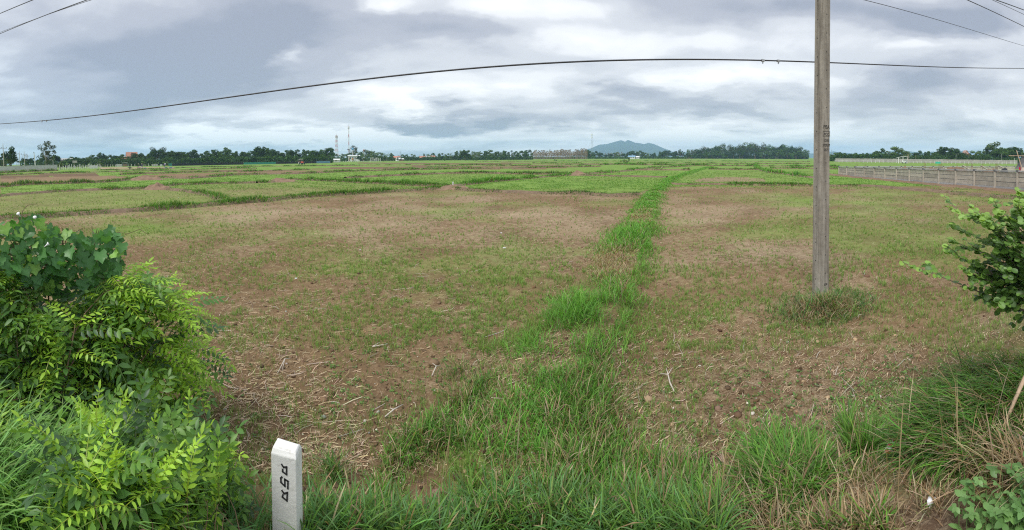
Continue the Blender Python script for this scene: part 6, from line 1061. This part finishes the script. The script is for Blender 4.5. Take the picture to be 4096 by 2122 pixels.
for k, (u, v, r) in enumerate(TIPS):
    tip = at(u, v, r); org = S0.lerp(S1, random.random()) if v > 900 else S1; B_ = bez(org, org.lerp(tip, .5)+Vector((0, 0, random.uniform(-.03, .08))), tip, 14); sb.tube([q-shrub.location for q in B_[::2]], [.009, .008, .0065, .005, .0042, .0035, .0025, .0015], 4, False); ln = (tip-org).length
    def along(B_, n0, dens, lo):
        for j in range(int(len(B_)*dens)):
            t_ = lo+(1-lo)*random.random()**.8; q = t_*(len(B_)-1); i = min(len(B_)-2, int(q)); p = B_[i].lerp(B_[i+1], q-i); tg_ = (B_[i+1]-B_[i]).normalized(); side = tg_.cross(Vector((0, 0, 1))).normalized()*random.choice((-1, 1)); d = side*random.uniform(.5, 1)+tg_*random.uniform(.1, .8)+Vector((0, 0, random.uniform(-.35, .25))); top = (u < 3860) or (v < 880); yg = t_ > .72 and top and random.random() < .75; sf.add(p, d, Vector((random.uniform(-.35, .35), random.uniform(-.5, .2), 1))+Vector((-p.x, -p.y, 0)).normalized()*random.uniform(0, 1.1), random.uniform(.65, 1.15), 'young' if yg or (v < 850 and random.random() < .6) else ('mid' if random.random() < (.7 if v < 980 else .4) else 'dark'))
    along(B_, 0, 2.6 if u < 3870 else 1.7, .35)
    for q in range(4):
        i = random.randint(5, 12); a_ = B_[i]; tg_ = (B_[i+1]-B_[i]).normalized(); e_ = a_+(tg_*.5+tg_.cross(Vector((0, 0, 1))).normalized()*random.choice((-1, 1))*.7+Vector((0, 0, random.uniform(-.3, .35))))*.2*random.uniform(.6, 1.2); b2 = bez(a_, (a_+e_)/2+Vector((0, 0, .015)), e_, 6); sb.tube([x-shrub.location for x in b2[::3]], [.003, .002, .001], 3, False); along(b2, 0, 1.5, .1)
sb.build('branches', 'bark', shrub); sf.build(shrub, 300)

# ---- low herb with three-part leaves in the corner, cane, can, scraps
def tri_leaf(col, seed):
    V = []; Fs = []; C = []
    for a in (-1.35, 0, 1.35):
        g, fs = leaflet_geo(.06, .042, .15, .25, 4); ro = Matrix.Rotation(a, 3, 'Z'); b_ = len(V); V += [(ro @ Vector(q))+Vector((.035, 0, 0)) for q in g]; Fs += [tuple(i+b_ for i in f) for f in fs]; C += [np.array(col)*random.uniform(.9, 1.1)]*len(g)
    return np.array([v[:] for v in V]), Fs, np.array(C)
hc = G(4010, 2080); herb = empty('leafy_herb', hc, 0, 'low leafy herb with soft green three part leaves on the dark soil', 'herb'); hf = Foliage({'a': [tri_leaf((.19, .35, .11), k) for k in range(2)], 'b': [tri_leaf((.14, .28, .085), k) for k in range(2)]}); hs = MB()
for k in range(150):
    u = random.triangular(3790, 4220, 4080); v = random.uniform(1960+max(0, 4000-u)*.62, 2190); g_ = G(u, v); hgt = random.uniform(.04, .16); p = g_+Vector((0, 0, hgt)); hs.tube([g_-hc, p-hc], .0022, 3, False); hf.add(p, Vector((random.uniform(-1, 1), random.uniform(-1, .4), random.uniform(-.2, .3))), Vector((random.uniform(-.3, .3), -.35, 1)), random.uniform(.42, .8), random.choice('ab'))
hs.build('stems', 'herb_stem', herb) if 'herb_stem' in MATS else (M('herb_stem', (.12, .18, .06), .6), hs.build('stems', 'herb_stem', herb)); [c_.__setitem__('kind', 'stuff') for c_ in herb.children if c_.name.startswith('stems')]; hf.build(herb, 270)
a_, b_, c_ = at(4105, 1500, 2.75), G(4012, 1755), G(4110, 1800); o_ = empty('dry_cane', b_, 0, 'bent dry brown cane leaning out of the long grass', 'cane'); b_ = b_+Vector((0, 0, .06)); MB().tube([a_-o_.location, (a_+b_)/2+Vector((.01, 0, .01))-o_.location, b_-o_.location], [.014, .013, .010], 7).build('upright_stem', 'cane', o_, True); MB().tube([b_-o_.location, c_+Vector((0, 0, .05))-o_.location], [.010, .012], 7).build('lying_stem', 'old_wood', o_, True)
p = G(3562, 1822); o_ = empty('drink_can', p+Vector((0, 0, .06)), .35, 'crushed red and white drink can lying in the weeds', 'can'); r_ = math.hypot(p.x, p.y); cl_ = MB().lathe([(.018, -.056), (.026, -.05), (.027, -.018), (.022, .0), (.027, .02), (.026, .05), (.018, .056)], 12).build('body', 'can_red', o_, True); cl_.rotation_euler = (0, pi/2, 0); e_ = MB().lathe([(.0265, -.052), (.0282, -.045), (.0282, -.032), (.0265, -.03)], 12).build('white_band', 'can_white', o_, True); e_.rotation_euler = (0, pi/2, 0); e_ = MB().lathe([(.0255, .006), (.0283, .012), (.0283, .02), (.0272, .024)], 12).build('white_band', 'can_white', o_, True); e_.rotation_euler = (0, pi/2, 0); MB().lathe([(.0185, .0565), (.017, .0585)], 10).build('lid', 'steel', o_).rotation_euler = (0, pi/2, 0)
p = G(3722, 2022); o_ = empty('paper_scrap', p+Vector((0, 0, .02)), 0, 'crumpled white paper scrap on the burnt straw', 'paper'); V = IV*(1+.6*(fbm(IV[:, 0]*2+4, IV[:, 1]*2+IV[:, 2], 3, 2)-.5))[:, None]*np.array([.026, .02, .018]); MB().add(V, [tuple(f) for f in IF]).build('crumple', 'paper', o_); MB().slab([(-.03, -.012), (.035, -.016), (.028, .004), (-.02, .008)], -.012, -.010).build('flap', 'paper', o_)
def twig(pts, rads, label, name='forked_twig', mat='dead_twig', forks=(), z=.02):
    P_ = [G(u, v)+Vector((0, 0, z+dz)) for u, v, dz in pts]; o_ = empty(name, P_[0], 0, label, 'twig'); MB().tube([q-P_[0] for q in P_], rads, 6).build('stem', mat, o_, True)
    for i, (u, v, dz) in forks: MB().tube([P_[i]-P_[0], G(u, v)+Vector((0, 0, z+dz))-P_[0]], [rads[i]*.8, rads[i]*.4], 5).build('fork', mat, o_, True)
M('dead_twig', (.52, .47, .40), .8, .12, 12)
twig([(2697, 1580, 0), (2680, 1545, .03), (2672, 1522, .05), (2640, 1508, .02)], [.007, .008, .007, .004], 'bleached forked twig lying on the soil near the tan stone', forks=((2, (2690, 1498, .06)), (2, (2665, 1495, .04))))
twig([(1540, 1684, 0), (1575, 1660, .02), (1612, 1632, .01)], [.006, .007, .004], 'pale dead twig on bare soil near the balk foot', forks=((1, (1560, 1655, .02)),)); twig([(1728, 1508, 0), (1745, 1484, .03), (1762, 1470, .0)], [.006, .006, .004], 'short pale twig standing a little off the soil', forks=((1, (1730, 1478, .05)),))
twig([(1110, 1505, 0), (1140, 1468, .06), (1165, 1455, .03)], [.004, .005, .003], 'thin bent white straw twig near the feathery bush', forks=((1, (1128, 1500, .0)),)); twig([(1490, 1392, 0), (1550, 1386, .01)], [.008, .006], 'long thin grey stick flat on the soil', forks=((0, (1520, 1380, .02)),)); twig([(3340, 1510, .0), (3352, 1494, .04)], [.004, .003], 'tiny pale twig among the seedlings by the pole', forks=((0, (3360, 1508, .01)),))
for u, v, w_, lb in ((2017, 994, 24, 'white plastic scrap lying in the middle of the near plot'), (2005, 934, 14, 'pale grey scrap further off in the near plot'), (1184, 1115, 18, 'dull whitish scrap among seedlings in the near plot'), (1441, 1003, 12, 'tiny white scrap on the straw of the near plot'), (360, 870, 10, 'white scrap at the foot of the nearest bund')):
    p = G(u, v); r_ = math.hypot(p.x, p.y); s_ = w_/F*r_/2*.7; V = IV*(1+.7*(fbm(IV[:, 0]*2+u, IV[:, 1]*2+IV[:, 2], 3, 2)-.5))[:, None]*np.array([s_, s_*.7, s_*.35]); o_ = MB().add(V, [tuple(f) for f in IF]).build('plastic_scrap', 'paper'); o_.location = p+Vector((0, 0, s_*.2)); tag(o_, lb, 'scrap')

# ================================================================== HAZE over the plain
m = bpy.data.materials.new('haze_air'); m.use_nodes = True; t = m.node_tree; t.nodes.clear(); o = t.nodes.new('ShaderNodeOutputMaterial'); v_ = t.nodes.new('ShaderNodeVolumePrincipled'); v_.inputs['Color'].default_value = (.46, .71, 1.0, 1); v_.inputs['Density'].default_value = 2.3e-4; v_.inputs['Anisotropy'].default_value = 0.0; t.links.new(v_.outputs[0], o.inputs['Volume']); MATS['haze_air'] = m
hz = MB().box(-5400, -5400, -4, 5400, 5400, 195).build('haze', 'haze_air'); tag(hz, 'thin blue haze hanging over the plain', 'haze', kind='stuff')
